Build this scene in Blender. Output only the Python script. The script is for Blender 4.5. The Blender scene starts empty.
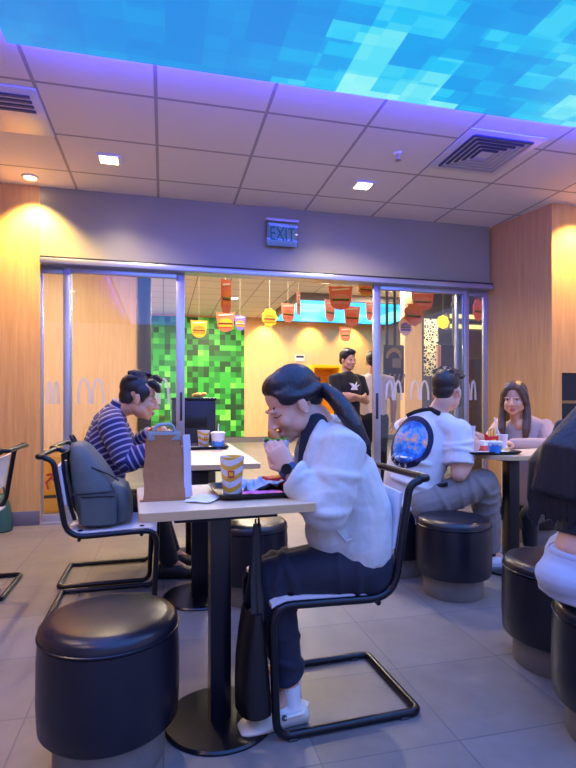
import bpy, bmesh, math, random
import numpy as np
from mathutils import Vector, Matrix
random.seed(7)
PI = math.pi
scn = bpy.context.scene
COL = scn.collection
# ---------- camera model: the room frame has u along the glass wall, v away from the viewer
F, HZ, H = 515.0, 402.0, 1.06
PSI = math.radians(13.6); CS, SN = math.cos(PSI), math.sin(PSI)
def R(px, py, D):
    X = (px - 288) * D / F
    return Vector((X * CS + D * SN, -X * SN + D * CS, H - (py - HZ) * D / F))
def U(px, v):
    t = (px - 288) / F
    D = v / (CS - SN * t)
    return D * (CS * t + SN), D
cam = bpy.data.cameras.new('camera'); camo = bpy.data.objects.new('camera', cam); COL.objects.link(camo)
camo.location = (0, 0, H); camo.rotation_euler = (PI / 2, 0, -PSI)
cam.sensor_fit = 'VERTICAL'; cam.sensor_height = 24; cam.lens = 24 * F / 768
cam.shift_y = -(384 - HZ) / 768; cam.clip_start = 0.05; cam.clip_end = 60
scn.camera = camo
scn.view_settings.view_transform = 'Standard'; scn.view_settings.look = 'None'
scn.view_settings.gamma = 1; scn.view_settings.use_curve_mapping = False
scn.view_settings.exposure = 0.98

# ---------- materials
def lin(c):
    return tuple(((x / 255) / 12.92 if x / 255 <= .04045 else ((x / 255 + .055) / 1.055) ** 2.4) for x in c) + (1,)
class NT:
    def __init__(s, name):
        s.m = bpy.data.materials.new(name); s.m.use_nodes = True
        s.t = s.m.node_tree; s.n = s.t.nodes; s.l = s.t.links
        s.b = s.n['Principled BSDF']; s.out = s.n['Material Output']
    def add(s, typ, **kw):
        nd = s.n.new(typ)
        for k, v in kw.items():
            if k.startswith('i_'):
                key = k[2:]; key = int(key) if key.isdigit() else key.replace('_', ' ')
                nd.inputs[key].default_value = v
            else: setattr(nd, k, v)
        return nd
    def link(s, a, ao, b, bi): s.l.new(a.outputs[ao], b.inputs[bi]); return b
    def math(s, op, a, b=None):
        nd = s.n.new('ShaderNodeMath'); nd.operation = op
        for i, x in enumerate((a, b)):
            if x is None: continue
            if isinstance(x, (int, float)): nd.inputs[i].default_value = x
            else: s.l.new(x, nd.inputs[i])
        return nd.outputs[0]
    def mix(s, fac, c1, c2):
        nd = s.n.new('ShaderNodeMix'); nd.data_type = 'RGBA'
        if isinstance(fac, (int, float)): nd.inputs[0].default_value = fac
        else: s.l.new(fac, nd.inputs[0])
        for i, c in ((6, c1), (7, c2)):
            if isinstance(c, tuple): nd.inputs[i].default_value = c
            else: s.l.new(c, nd.inputs[i])
        return nd.outputs[2]
    def coords(s, kind='Object', scale=(1, 1, 1)):
        tc = s.add('ShaderNodeTexCoord'); mp = s.add('ShaderNodeMapping')
        mp.inputs['Scale'].default_value = scale
        s.l.new(tc.outputs[kind], mp.inputs['Vector']); return mp.outputs[0]
    def noise(s, vec, scale, detail=3, rough=.5):
        nd = s.add('ShaderNodeTexNoise'); nd.inputs['Scale'].default_value = scale
        nd.inputs['Detail'].default_value = detail; nd.inputs['Roughness'].default_value = rough
        if vec is not None: s.l.new(vec, nd.inputs['Vector'])
        return nd.outputs[0]
    def bump(s, h, strength=.2, dist=.01):
        nd = s.add('ShaderNodeBump'); nd.inputs['Strength'].default_value = strength
        nd.inputs['Distance'].default_value = dist
        s.l.new(h, nd.inputs['Height']); s.l.new(nd.outputs[0], s.b.inputs['Normal'])
    def base(s, c):
        if isinstance(c, tuple): s.b.inputs['Base Color'].default_value = c
        else: s.l.new(c, s.b.inputs['Base Color'])
    def set(s, **kw):
        for k, v in kw.items(): s.b.inputs[k.replace('_', ' ')].default_value = v
MATS = {}
def mat(name, c, rough=.5, metal=0, var=.12, scale=20, bump=0, bscale=80, bdist=.004, stretch=(1, 1, 1), coat=0, sheen=0):
    if name in MATS: return MATS[name]
    k = NT(name); v = k.coords('Object', stretch)
    n = k.noise(v, scale)
    c0 = lin(c); lo = tuple(x * (1 - var) for x in c0[:3]) + (1,); hi = tuple(min(1, x * (1 + var)) for x in c0[:3]) + (1,)
    k.base(k.mix(n, lo, hi)); k.set(Roughness=rough, Metallic=metal)
    if coat: k.set(Coat_Weight=coat, Coat_Roughness=.15)
    if sheen: k.set(Sheen_Weight=sheen)
    if bump: k.bump(k.noise(v, bscale, 4), bump, bdist)
    MATS[name] = k.m; return k.m
def emis(name, c, s):
    k = NT(name); k.base((0.02, .02, .02, 1)); k.b.inputs['Emission Color'].default_value = lin(c); k.set(Emission_Strength=s)
    return k.m
def glassmat(name, tint=(.93, .96, .97, 1), r0=.05):
    k = NT(name); k.n.remove(k.b)
    tr = k.add('ShaderNodeBsdfTransparent'); tr.inputs[0].default_value = tint
    gl = k.add('ShaderNodeBsdfGlossy'); gl.inputs['Roughness'].default_value = .02
    fr = k.add('ShaderNodeFresnel'); fr.inputs[0].default_value = 1.6
    mx = k.add('ShaderNodeMixShader'); k.l.new(fr.outputs[0], mx.inputs[0])
    k.l.new(tr.outputs[0], mx.inputs[1]); k.l.new(gl.outputs[0], mx.inputs[2])
    k.l.new(mx.outputs[0], k.out.inputs[0]); return k.m

# ---------- mesh building
def fillet(pts, r, n=5, closed=False):
    pts = [Vector(p) for p in pts]; out = []
    N = len(pts)
    for i, p in enumerate(pts):
        if not closed and i in (0, N - 1): out.append(p); continue
        a, b = pts[i - 1] - p, pts[(i + 1) % N] - p
        rr = r[i] if isinstance(r, (list, tuple)) else r
        d = min(rr, a.length * .48, b.length * .48)
        A, Bp = p + a.normalized() * d, p + b.normalized() * d
        for k in range(n + 1):
            t = k / n; out.append((1 - t) ** 2 * A + 2 * t * (1 - t) * p + t * t * Bp)
    return out
class MB:
    def __init__(s): s.bm = bmesh.new()
    def _m(s, geom, M): bmesh.ops.transform(s.bm, matrix=M, verts=geom)
    def box(s, c, size, rz=0, bev=0, M=None):
        g = bmesh.ops.create_cube(s.bm, size=1)['verts']
        T = Matrix.Translation(c) @ Matrix.Rotation(rz, 4, 'Z') @ Matrix.Diagonal((*size, 1))
        if M is not None: T = M @ T
        s._m(g, T)
        if bev:
            e = list({x for v in g for x in v.link_edges})
            bmesh.ops.bevel(s.bm, geom=e, offset=bev, segments=2, affect='EDGES', profile=.5)
        return s
    def ell(s, c, r, M=None, seg=16):
        g = bmesh.ops.create_uvsphere(s.bm, u_segments=seg, v_segments=max(6, seg // 2 + 2), radius=1)['verts']
        T = Matrix.Diagonal((*r, 1))
        T = Matrix.Translation(c) @ (M if M is not None else Matrix.Identity(4)) @ T
        s._m(g, T); return s
    def tube(s, pts, r, seg=10, closed=False, ref=None, caps=True, dome=False):
        pts = [Vector(p) for p in pts]; N = len(pts)
        rs = r if isinstance(r, (list, tuple)) and len(r) == N else [r] * N
        prev = None; rings = []
        for i, p in enumerate(pts):
            if closed: t = (pts[(i + 1) % N] - pts[i - 1])
            else: t = pts[min(i + 1, N - 1)] - pts[max(i - 1, 0)]
            t = t.normalized() if t.length > 1e-9 else Vector((0, 0, 1))
            if ref is not None: a = Vector(ref)
            elif prev is not None: a = prev
            else: a = Vector((0, 0, 1)) if abs(t.z) < .9 else Vector((1, 0, 0))
            a = a - t * a.dot(t)
            if a.length < 1e-6: a = t.orthogonal()
            a.normalize(); b = t.cross(a); prev = a
            ra, rb = (rs[i] if isinstance(rs[i], (tuple, list)) else (rs[i], rs[i]))
            rings.append([s.bm.verts.new(p + a * (ra * math.cos(2 * PI * k / seg)) + b * (rb * math.sin(2 * PI * k / seg))) for k in range(seg)])
        M = N if closed else N - 1
        for i in range(M):
            A, B = rings[i], rings[(i + 1) % N]
            for k in range(seg):
                s.bm.faces.new((A[k], A[(k + 1) % seg], B[(k + 1) % seg], B[k]))
        if not closed and caps:
            s.bm.faces.new(rings[0][::-1]); s.bm.faces.new(rings[-1])
        if dome:
            for i in (0, -1):
                ra, rb = (rs[i] if isinstance(rs[i], (tuple, list)) else (rs[i], rs[i]))
                q = min(ra, rb) * .98
                s.ell(pts[i], (q, q, q), seg=seg)
        return s
    def lathe(s, prof, c=(0, 0, 0), seg=40, caps=True):
        c = Vector(c); rings = []
        for r, z in prof:
            rings.append([s.bm.verts.new(c + Vector((r * math.cos(2 * PI * k / seg), r * math.sin(2 * PI * k / seg), z))) for k in range(seg)])
        for A, B in zip(rings, rings[1:]):
            for k in range(seg): s.bm.faces.new((A[k], A[(k + 1) % seg], B[(k + 1) % seg], B[k]))
        if caps: s.bm.faces.new(rings[0][::-1]); s.bm.faces.new(rings[-1])
        return s
    def prism(s, poly, d, M=None):
        """poly in xy, thickness d along z"""
        lo = [s.bm.verts.new((x, y, 0)) for x, y in poly]; hi = [s.bm.verts.new((x, y, d)) for x, y in poly]
        s.bm.faces.new(lo[::-1]); s.bm.faces.new(hi); n = len(poly)
        for i in range(n): s.bm.faces.new((lo[i], lo[(i + 1) % n], hi[(i + 1) % n], hi[i]))
        if M is not None: s._m(lo + hi, M)
        return s
    def quad(s, a, b, c, d):
        s.bm.faces.new([s.bm.verts.new(x) for x in (a, b, c, d)]); return s
    def loft(s, rings, caps=True):
        R_ = [[s.bm.verts.new(p) for p in r] for r in rings]
        for A, B in zip(R_, R_[1:]):
            n = len(A)
            for k in range(n): s.bm.faces.new((A[k], A[(k + 1) % n], B[(k + 1) % n], B[k]))
        if caps: s.bm.faces.new(R_[0][::-1]); s.bm.faces.new(R_[-1])
        return s
    def build(s, name, m, parent=None, off=None, smooth=True, ang=40):
        bmesh.ops.recalc_face_normals(s.bm, faces=s.bm.faces)
        me = bpy.data.meshes.new(name)
        if off is not None: bmesh.ops.translate(s.bm, vec=-Vector(off), verts=s.bm.verts)
        s.bm.to_mesh(me); s.bm.free()
        if smooth: me.shade_smooth(); me.set_sharp_from_angle(angle=math.radians(ang))
        return put(name, me, m, parent)
    def blob(s, name, m, parent=None, off=None, voxel=.006, smooth=4, fac=.5, path=None):
        """union of everything as one continuous remeshed surface"""
        bmesh.ops.recalc_face_normals(s.bm, faces=s.bm.faces)
        me = bpy.data.meshes.new('tmp'); s.bm.to_mesh(me); s.bm.free()
        o = bpy.data.objects.new('tmp', me); COL.objects.link(o)
        md = o.modifiers.new('r', 'REMESH'); md.mode = 'VOXEL'; md.voxel_size = voxel
        if smooth:
            sm = o.modifiers.new('s', 'SMOOTH'); sm.factor = fac; sm.iterations = smooth
        dg = bpy.context.evaluated_depsgraph_get(); dg.update()
        nm = bpy.data.meshes.new_from_object(o.evaluated_get(dg))
        bpy.data.objects.remove(o); bpy.data.meshes.remove(me)
        n = len(nm.vertices); co = np.empty(n * 3, np.float32); nm.vertices.foreach_get('co', co); co = co.reshape(-1, 3)
        if path is not None:
            best = np.full(n, 1e9); val = np.zeros(n)
            for chain in path:
                acc = 0
                for a, b in zip(chain, chain[1:]):
                    a_, b_ = np.array(a), np.array(b); d = b_ - a_; L = np.linalg.norm(d)
                    tt = ((co - a_) @ d) / (L * L); tc = np.clip(tt, 0, 1)
                    ds = np.linalg.norm(co - (a_ + tc[:, None] * d), axis=1)
                    k = ds < best; best[k] = ds[k]; val[k] = (acc + tt * L)[k]; acc += L
            at = nm.attributes.new('along', 'FLOAT', 'POINT'); at.data.foreach_set('value', val.astype(np.float32))
        if off is not None:
            co = co - np.array(off, np.float32)[None, :]; nm.vertices.foreach_set('co', co.ravel().astype(np.float32))
        nm.shade_smooth(); nm.name = name; nm.materials.clear(); nm.update()
        return put(name, nm, m, parent)
def put(name, me, m, parent=None):
    o = bpy.data.objects.new(name, me); COL.objects.link(o)
    if m is not None: me.materials.append(m)
    if parent is not None: o.parent = parent
    return o
def tag(o, label=None, cat=None, group=None, kind=None):
    if label: o['label'] = label
    if cat: o['category'] = cat
    if group: o['group'] = group
    if kind: o['kind'] = kind
    return o
def thing(name, label, cat, loc=(0, 0, 0), rz=0, group=None):
    o = bpy.data.objects.new(name, None); COL.objects.link(o); o.empty_display_size = .05
    o.location = loc; o.rotation_euler = (0, 0, rz); return tag(o, label, cat, group)
def struct(name, mb, m, parent=None, **kw):
    o = mb.build(name, m, parent, **kw)
    if parent is None: o['kind'] = 'structure'
    return o
def copy_tree(o, parent=None):
    c = o.copy(); COL.objects.link(c)
    if parent is not None: c.parent = parent
    for ch in [x for x in COL.objects if x.parent == o]: copy_tree(ch, c)
    return c
def text_mesh(s, size, depth=.002, align='CENTER'):
    cu = bpy.data.curves.new('t', 'FONT'); cu.body = s; cu.size = size; cu.extrude = depth; cu.align_x = align; cu.align_y = 'CENTER'
    o = bpy.data.objects.new('t', cu); COL.objects.link(o)
    dg = bpy.context.evaluated_depsgraph_get(); dg.update()
    me = bpy.data.meshes.new_from_object(o.evaluated_get(dg)); bpy.data.objects.remove(o)
    return me
def arches(mb, M, w, h, t, d):
    """twin pointed arches drawn as one slab outline, in local xy of M (x right, y up)"""
    for s in (-1, 1):
        pts = []
        for k in range(13):
            a = k / 12 * PI
            pts.append(Vector((s * w * .25 - math.cos(a) * (w * .25 - t / 2), max(0, math.sin(a)) ** .8 * h, 0)))
        n = len(pts); L = []; Rr = []
        for i, p in enumerate(pts):
            dv = (pts[min(i + 1, n - 1)] - pts[max(i - 1, 0)]).normalized(); nn = Vector((-dv.y, dv.x, 0)) * t / 2
            L.append(p + nn); Rr.append(p - nn)
        ring = []
        for i in range(n):
            ring.append([M @ (L[i]), M @ (Rr[i]), M @ (Rr[i] + Vector((0, 0, d))), M @ (L[i] + Vector((0, 0, d)))])
        mb.loft(ring)
    return mb
# plane frames: x right along the wall, y up, z towards the viewer
def wallM(u, v, z, rz=0):
    return Matrix.Translation((u, v, z)) @ Matrix.Rotation(rz, 4, 'Z') @ Matrix.Rotation(PI / 2, 4, 'X')
# ================= SETTING =================
WV = 4.82; ZC = 2.92; ZH = 2.245; UL, UR = -1.035, 3.374
# floor: 45 cm stone tiles
k = NT('stone_tile'); tc = k.add('ShaderNodeTexCoord'); sp = k.add('ShaderNodeSeparateXYZ'); k.l.new(tc.outputs['Object'], sp.inputs[0])
fx = k.math('FRACT', k.math('DIVIDE', k.math('ADD', sp.outputs[0], 45.0), .45)); fy = k.math('FRACT', k.math('DIVIDE', k.math('ADD', sp.outputs[1], 44.5 - 1.442 + .445 * 0), .445))
def edge(f): return k.math('MINIMUM', f, k.math('SUBTRACT', 1.0, f))
gd = k.math('MINIMUM', edge(fx), edge(fy)); gr = k.math('LESS_THAN', gd, .0065)
cm = k.add('ShaderNodeCombineXYZ')
k.l.new(k.math('FLOOR', k.math('DIVIDE', k.math('ADD', sp.outputs[0], 45.0), .45)), cm.inputs[0]); k.l.new(k.math('FLOOR', k.math('DIVIDE', k.math('ADD', sp.outputs[1], 43.058), .445)), cm.inputs[1])
wn = k.add('ShaderNodeTexWhiteNoise'); k.l.new(cm.outputs[0], wn.inputs['Vector'])
nz = k.noise(tc.outputs['Object'], 3.2, 6, .65); nz2 = k.noise(tc.outputs['Object'], 22, 4, .6)
mix = k.math('ADD', k.math('MULTIPLY', nz, .6), k.math('ADD', k.math('MULTIPLY', nz2, .2), k.math('MULTIPLY', wn.outputs[0], .2)))
tile = k.mix(mix, lin((74, 71, 71)), lin((148, 143, 140)))
k.base(k.mix(gr, tile, lin((92, 92, 100)))); k.set(Roughness=.34)
rr = k.add('ShaderNodeMapRange'); rr.inputs[3].default_value = .28; rr.inputs[4].default_value = .5; k.l.new(nz2, rr.inputs[0]); k.l.new(rr.outputs[0], k.b.inputs['Roughness'])
k.bump(k.math('SUBTRACT', k.math('MULTIPLY', nz2, .15), gr), .25, .002)
FLOORM = k.m
struct('floor', MB().box((2, 5.5, -.05), (16, 20, .1)), FLOORM)
# ceiling tile grid
def ceilmat(name, su, sv, ou, ov, c, g):
    k = NT(name); tc = k.add('ShaderNodeTexCoord'); sp = k.add('ShaderNodeSeparateXYZ'); k.l.new(tc.outputs['Object'], sp.inputs[0])
    def e(o, s, off, w):
        f = k.math('FRACT', k.math('DIVIDE', k.math('ADD', o, 100 * s - off), s))
        return k.math('LESS_THAN', k.math('MULTIPLY', k.math('MINIMUM', f, k.math('SUBTRACT', 1.0, f)), s), w)
    g_ = k.math('MAXIMUM', e(sp.outputs[0], su, ou, .011), e(sp.outputs[1], sv, ov, .011))
    n = k.noise(tc.outputs['Object'], 260, 2); n2 = k.noise(tc.outputs['Object'], 1.5, 2)
    cc = k.mix(k.math('ADD', k.math('MULTIPLY', n, .5), k.math('MULTIPLY', n2, .5)), tuple(x * .92 for x in lin(c)[:3]) + (1,), lin(c))
    k.base(k.mix(g_, cc, lin(g))); k.set(Roughness=.85); k.bump(k.math('ADD', k.math('MULTIPLY', n, .4), g_), .25, .004)
    return k.m
CM = ceilmat('ceiling_tile', .69, .60, -.045, 3.25, (226, 222, 224), (160, 156, 165))
struct('ceiling', MB().box((1.25, .81, ZC + .05), (8.5, 8.02, .1)), CM)
CM2 = ceilmat('ceiling_tile_hall', .6, .6, 0, 0, (232, 222, 210), (165, 156, 148))
o = struct('ceiling_hall', MB().box((2, 9.8, 3.35), (16, 9.96, .1)), CM2)
# wall materials
def woodmat(name, a, b, sx=18, sz=1.2):
    k = NT(name); v = k.coords('Object', (sx, sx, sz))
    n1 = k.noise(v, 1.6, 6, .6); n2 = k.noise(k.coords('Object', (90, 90, 2.5)), 1.3, 3)
    n3 = k.noise(k.coords('Object', (.9, .9, .5)), 1.1, 2)
    f = k.math('ADD', k.math('MULTIPLY', n1, .5), k.math('ADD', k.math('MULTIPLY', n2, .3), k.math('MULTIPLY', n3, .2)))
    rp = k.add('ShaderNodeMapRange'); rp.inputs[1].default_value = .32; rp.inputs[2].default_value = .68; k.l.new(f, rp.inputs[0])
    k.base(k.mix(rp.outputs[0], lin(a), lin(b))); k.set(Roughness=.42); k.bump(n2, .06, .002); return k.m
WOOD = woodmat('oak_laminate', (200, 146, 78), (230, 182, 108))
WOOD_HALL = woodmat('pale_oak_laminate', (214, 164, 112), (232, 190, 140))
HEADM = mat('grey_satin_paint', (154, 150, 112), .33, 0, .06, 3, .03, 40)
k = NT('grey_skirting_tile'); k.base(lin((104, 100, 108))); k.set(Roughness=.4); SKIRT = k.m
ALU = mat('aluminium', (176, 180, 196), .32, .75, .06, 8, .02, 200)
DARKALU = mat('dark_rail', (58, 58, 66), .4, .5)
struct('wall_left', MB().box((-2.05, WV + .07, 1.7), (2.03, .14, 3.4)), WOOD)
struct('baseboard_left', MB().box((-2.05, WV - .006, .062), (2.03, .012, .124), bev=.003), SKIRT)
struct('wall_front_header', MB().box(((UL + UR) / 2, WV + .07, (ZH + .03 + 3.38) / 2), (UR - UL, .14, 3.38 - ZH - .03)), HEADM)
# right return + right panel
def slab(p, q, z0, z1, th):
    p, q = Vector(p), Vector(q); d = (q - p).normalized(); n = Vector((-d.y, d.x)) * th
    mb = MB(); mb.loft([[(p.x, p.y, z), (q.x, q.y, z), ((q + n).x, (q + n).y, z), ((p + n).x, (p + n).y, z)] for z in (z0, z1)]); return mb
struct('wall_right', slab((3.53, 4.10), (UR, WV + .14), 0, ZC, -.12), WOOD)
NU, NZ0, NZ1 = 3.64, .845, 1.335
mb = MB()
mb.box((3.585, 4.16, ZC / 2), (.11, .12, ZC)); mb.box((4.63, 4.16, NZ0 / 2), (1.98, .12, NZ0)); mb.box((4.63, 4.16, (NZ1 + ZC) / 2), (1.98, .12, ZC - NZ1)); mb.box((4.98, 4.16, (NZ0 + NZ1) / 2), (1.28, .12, NZ1 - NZ0))
struct('wall_far_right', mb, WOOD)
struct('baseboard_right', slab((3.52, 4.10), (UR - .01, WV), 0, .12, .012), SKIRT)
struct('baseboard_far_right', MB().box((4.57, 4.092, .06), (2.08, .014, .12)), SKIRT)
# wall far left side of the dining room and hall walls
struct('wall_side', MB().box((-2.95, 1.3, 1.48), (.1, 6.9, 2.96)), WOOD)
HV = 13.5
struct('wall_back_hall', MB().box((2, HV + .1, 1.7), (16, .2, 3.4)), WOOD_HALL)
struct('baseboard_hall', MB().box((2, HV - .01, .07), (16, .02, .14)), SKIRT)
struct('wall_left_hall', MB().box((-5.0, 9.2, 1.7), (.2, 8.6, 3.4)), WOOD_HALL)
struct('wall_right_hall', MB().box((9.6, 9.2, 1.7), (.2, 8.6, 3.4)), WOOD_HALL)
# partition seen through the left glass
uA, _ = U(40, 8.6); uB, _ = U(137, 8.6)
struct('wall_partition', MB().box(((uA - 1.6 + uB) / 2, 8.7, 1.58), (uB - uA + 1.6, .2, 3.16)), WOOD_HALL)
DARKW = mat('charcoal_laminate', (38, 38, 42), .4, 0, .1, 10)
uA, _ = U(137.5, 8.55); uB, _ = U(151, 8.55)
struct('column', MB().box(((uA + uB) / 2, 8.66, 1.65), (uB - uA, .2, 3.3), bev=.01), DARKW)

# ---------- sliding glass doors
GLASS = glassmat('clear_glass')
k = NT('frosted_film'); k.n.remove(k.b)
d1 = k.add('ShaderNodeBsdfDiffuse'); d1.inputs[0].default_value = lin((236, 236, 240)); t1 = k.add('ShaderNodeBsdfTranslucent'); t1.inputs[0].default_value = lin((236, 236, 240)); t2 = k.add('ShaderNodeBsdfTransparent')
a1 = k.add('ShaderNodeMixShader', i_Fac=.5); k.l.new(d1.outputs[0], a1.inputs[1]); k.l.new(t1.outputs[0], a1.inputs[2])
a2 = k.add('ShaderNodeMixShader', i_Fac=.55); k.l.new(t2.outputs[0], a2.inputs[1]); k.l.new(a1.outputs[0], a2.inputs[2]); k.l.new(a2.outputs[0], k.out.inputs[0]); FROST = k.m
def frame_mb(u0, u1, v, w0, w1, zt=ZH, zb=.0, top=.055, bot=.07, d=.045):
    m = MB(); m.box((u0 + w0 / 2, v, (zt + zb) / 2), (w0, d, zt - zb), bev=.004); m.box((u1 - w1 / 2, v, (zt + zb) / 2), (w1, d, zt - zb), bev=.004)
    m.box(((u0 + u1) / 2, v, zt - top / 2), (u1 - u0, d * .9, top), bev=.003); m.box(((u0 + u1) / 2, v, zb + bot / 2), (u1 - u0, d * .9, bot), bev=.003); return m
def leaf(name, pxs, v, w0, w1, logos=(), handle=None, kind='structure'):
    u0, _ = U(pxs[0], v); u1, _ = U(pxs[1], v)
    rt = frame_mb(u0, u1, v, w0, w1).build(name, ALU); rt['kind'] = 'structure'
    MB().box(((u0 + u1) / 2, v, ZH / 2), (u1 - u0 - .04, .008, ZH - .08)).build('glass', GLASS, rt)
    for (a, b, yt, yb) in logos:
        ua, Da = U(a, v); ub, Db = U(b, v); Dm = (Da + Db) / 2
        zt = H - (yt - HZ) * Dm / F; zb = H - (yb - HZ) * Dm / F
        arches(MB(), wallM((ua + ub) / 2, v - .006, zb), (ub - ua), zt - zb, .022, .0015).build('frosted_arches', FROST, rt, smooth=False)
    if handle:
        uh, _ = U(handle, v)
        MB().box((uh, v - .03, 1.02), (.022, .02, .26), bev=.005).build('lock_plate', DARKALU, rt)
    return rt
leaf('door_1', (36.5, 72), 4.90, .055, .03, [(46, 60, 382, 404)])
leaf('door_2', (63.5, 184.5), 4.84, .055, .075, [(77, 105, 379, 404), (146, 170, 379, 404)], handle=181)
leaf('door_3', (373, 468), 4.84, .075, .06, [(385, 402, 381, 400), (409.5, 429, 381, 400)], handle=376)
leaf('door_4', (455, 487.5), 4.90, .03, .05, [(464, 476, 381, 400)])
mb = MB(); mb.box(((UL + UR) / 2, 4.79, ZH + .022), (UR - UL - .02, .1, .05), bev=.006); mb.box(((UL + UR) / 2, 4.86, ZH + .02), (UR - UL, .1, .04))
struct('trim_1', mb, ALU)
struct('trim_2', MB().box(((UL + UR) / 2, 4.785, ZH + .056), (UR - UL - .02, .075, .014), bev=.003), DARKALU)
struct('trim_3', MB().box(((UL + UR) / 2, 4.86, .006), (UR - UL, .12, .012)), ALU)

# ---------- LED light-box ceiling
def ledmat(name, cell, strength, lowscale=1.1, grad=0.0, bias=0.08):
    k = NT(name); tc = k.add('ShaderNodeTexCoord')
    def snap(c):
        sn = k.add('ShaderNodeVectorMath'); sn.operation = 'SNAP'; sn.inputs[1].default_value = c
        k.l.new(tc.outputs['Object'], sn.inputs[0]); return sn.outputs[0]
    big, small = snap((cell * 1.6, cell, 10)), snap((cell, cell * .8, 10))
    w1 = k.add('ShaderNodeTexWhiteNoise'); k.l.new(big, w1.inputs['Vector']); w2 = k.add('ShaderNodeTexWhiteNoise'); k.l.new(small, w2.inputs['Vector'])
    lo = k.noise(big, lowscale, 2, .5)
    f = k.math('ADD', k.math('MULTIPLY', lo, 2.3), k.math('ADD', k.math('MULTIPLY', w1.outputs[0], .30), k.math('MULTIPLY', w2.outputs[0], .14)))
    f = k.math('SUBTRACT', f, .93 - bias)
    if grad:
        sx = k.add('ShaderNodeSeparateXYZ'); k.l.new(big, sx.inputs[0]); f = k.math('ADD', f, k.math('MULTIPLY', sx.outputs[0], grad))
    rp = k.add('ShaderNodeValToRGB'); k.l.new(f, rp.inputs[0]); e = rp.color_ramp.elements
    e[0].position = 0; e[0].color = lin((4, 138, 230)); e[1].position = 1; e[1].color = lin((150, 246, 246))
    for p, c in ((.38, (5, 164, 240)), (.52, (18, 196, 247)), (.66, (84, 222, 246))):
        x = e.new(p); x.color = lin(c)
    k.base((.02, .02, .02, 1)); k.l.new(rp.outputs[0], k.b.inputs['Emission Color']); k.set(Emission_Strength=strength); return k.m
LED = ledmat('lightbox_sky_print', .118, .51, .95, grad=.17, bias=.05)
LEDS = emis('added_rim_glow', (60, 66, 255), 26)
t = thing('ceiling_lightbox', 'huge blue pixelated sky light box filling the ceiling above the tables', 'light', (1.14, .14, ZC))
MB().box((0, 0, -.085), (3.78, 5.3, .012)).build('printed_face', LED, t)
mb = MB()
for s in (-1, 1):
    mb.box((s * 1.885, 0, -.04), (.01, 5.3, .078)); mb.box((0, s * 2.645, -.04), (3.78, .01, .078))
mb.build('added_glow_rim', LEDS, t)  # added glowing rim, tints the ceiling around the box blue
LED2 = ledmat('lightbox_cyan_print', .5, 1.5, .5, bias=.05)
def hallbox(px0, px1, v0, v1, lab):
    u0, _ = U(px0, v0); u1, _ = U(px1, v0)
    t = thing('ceiling_lightbox', lab, 'light', ((u0 + u1) / 2, (v0 + v1) / 2, 3.3))
    MB().box((0, 0, -.12), (u1 - u0, v1 - v0, .02)).build('printed_face', LED2, t)
    mb = MB(); W, L = u1 - u0 + .2, v1 - v0 + .2
    for s in (-1, 1):
        mb.box((s * W / 2, 0, -.07), (.08, L, .14)); mb.box((0, s * L / 2, -.07), (W, .08, .14))
    mb.build('grey_frame', mat('grey_frame_paint', (110, 104, 104), .5), t)
hallbox(302, 440, 10.3, 13.0, 'cyan ceiling light box in the far hall above the orange wall')

# ---------- ceiling fittings
WHITE = mat('white_enamel', (228, 226, 224), .45, 0, .03)
WARM = emis('warm_lamp', (255, 226, 170), 8)
DIM = emis('warm_lamp_hall', (255, 238, 205), 5)
def pos_ceil(px, py, zc=ZC):
    D = (zc - H) * F / (HZ - py); return R(px, py, D)
def square_light(px, py, lab, zc=ZC, s=.13, em=None, grp=None):
    p = pos_ceil(px, py, zc); t = thing('downlight', lab, 'light', p, 0, grp)
    mb = MB()
    for q in (-1, 1):
        mb.box((q * (s / 2 + .012), 0, -.006), (.024, s + .048, .012), bev=.003); mb.box((0, q * (s / 2 + .012), -.006), (s, .024, .012), bev=.003)
    mb.build('rim', WHITE, t); MB().box((0, 0, -.004), (s, s, .006)).build('lamp', em or WARM, t); return p
def round_light(px, py, lab, zc=ZC, r=.045, em=None, grp=None):
    p = pos_ceil(px, py, zc); t = thing('downlight', lab, 'light', p, 0, grp)
    MB().lathe([(r, -.002), (r + .004, -.012), (r + .02, -.01), (r + .022, 0), (r, 0)], caps=False).build('rim', WHITE, t)
    MB().lathe([(r, -.008), (r, -.002)]).build('lamp', em or WARM, t); return p
def spot(p, energy, color=(1, .82, .55), size=100, blend=.7, target=None, soft=.06):
    l = bpy.data.lights.new('spot_lamp', 'SPOT'); l.energy = energy; l.color = color; l.spot_size = math.radians(size); l.spot_blend = blend; l.shadow_soft_size = soft
    o = bpy.data.objects.new('spot_lamp', l); COL.objects.link(o); o.location = Vector(p) + Vector((0, 0, -.03))
    d = (Vector(target) - o.location) if target is not None else Vector((0, 0, -1))
    o.rotation_euler = d.to_track_quat('-Z', 'Y').to_euler(); return o
pA = square_light(109, 159, 'square warm downlight glowing in the ceiling left of the exit sign')
pB = square_light(363, 185, 'square warm downlight glowing in the ceiling right of the exit sign')
pC = round_light(30, 177, 'small round downlight by the left wood wall')
pD = round_light(592, 196, 'round downlight over the right wood wall')
FILL_LIGHTS = []  # unseen downlights added as warm fill against the blue light
for i, (u, v) in enumerate(((-1.5, .5), (-1.5, 2.1), (3.42, .6), (3.42, 2.2))):
    t = thing('downlight', ('added warm fill light beside the lightbox, over the left floor strip near the viewer', 'added warm fill light beside the lightbox, over the left floor strip further from the viewer', 'added warm fill light beside the lightbox, over the right floor strip near the viewer', 'added warm fill light beside the lightbox, over the right floor strip further from the viewer')[i], 'light', (u, v, ZC))
    MB().box((0, 0, -.004), (.18, .18, .008), bev=.002).build('rim', WHITE, t); MB().box((0, 0, -.009), (.13, .13, .006)).build('lamp', WARM, t); FILL_LIGHTS.append(Vector((u, v, ZC)))
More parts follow.
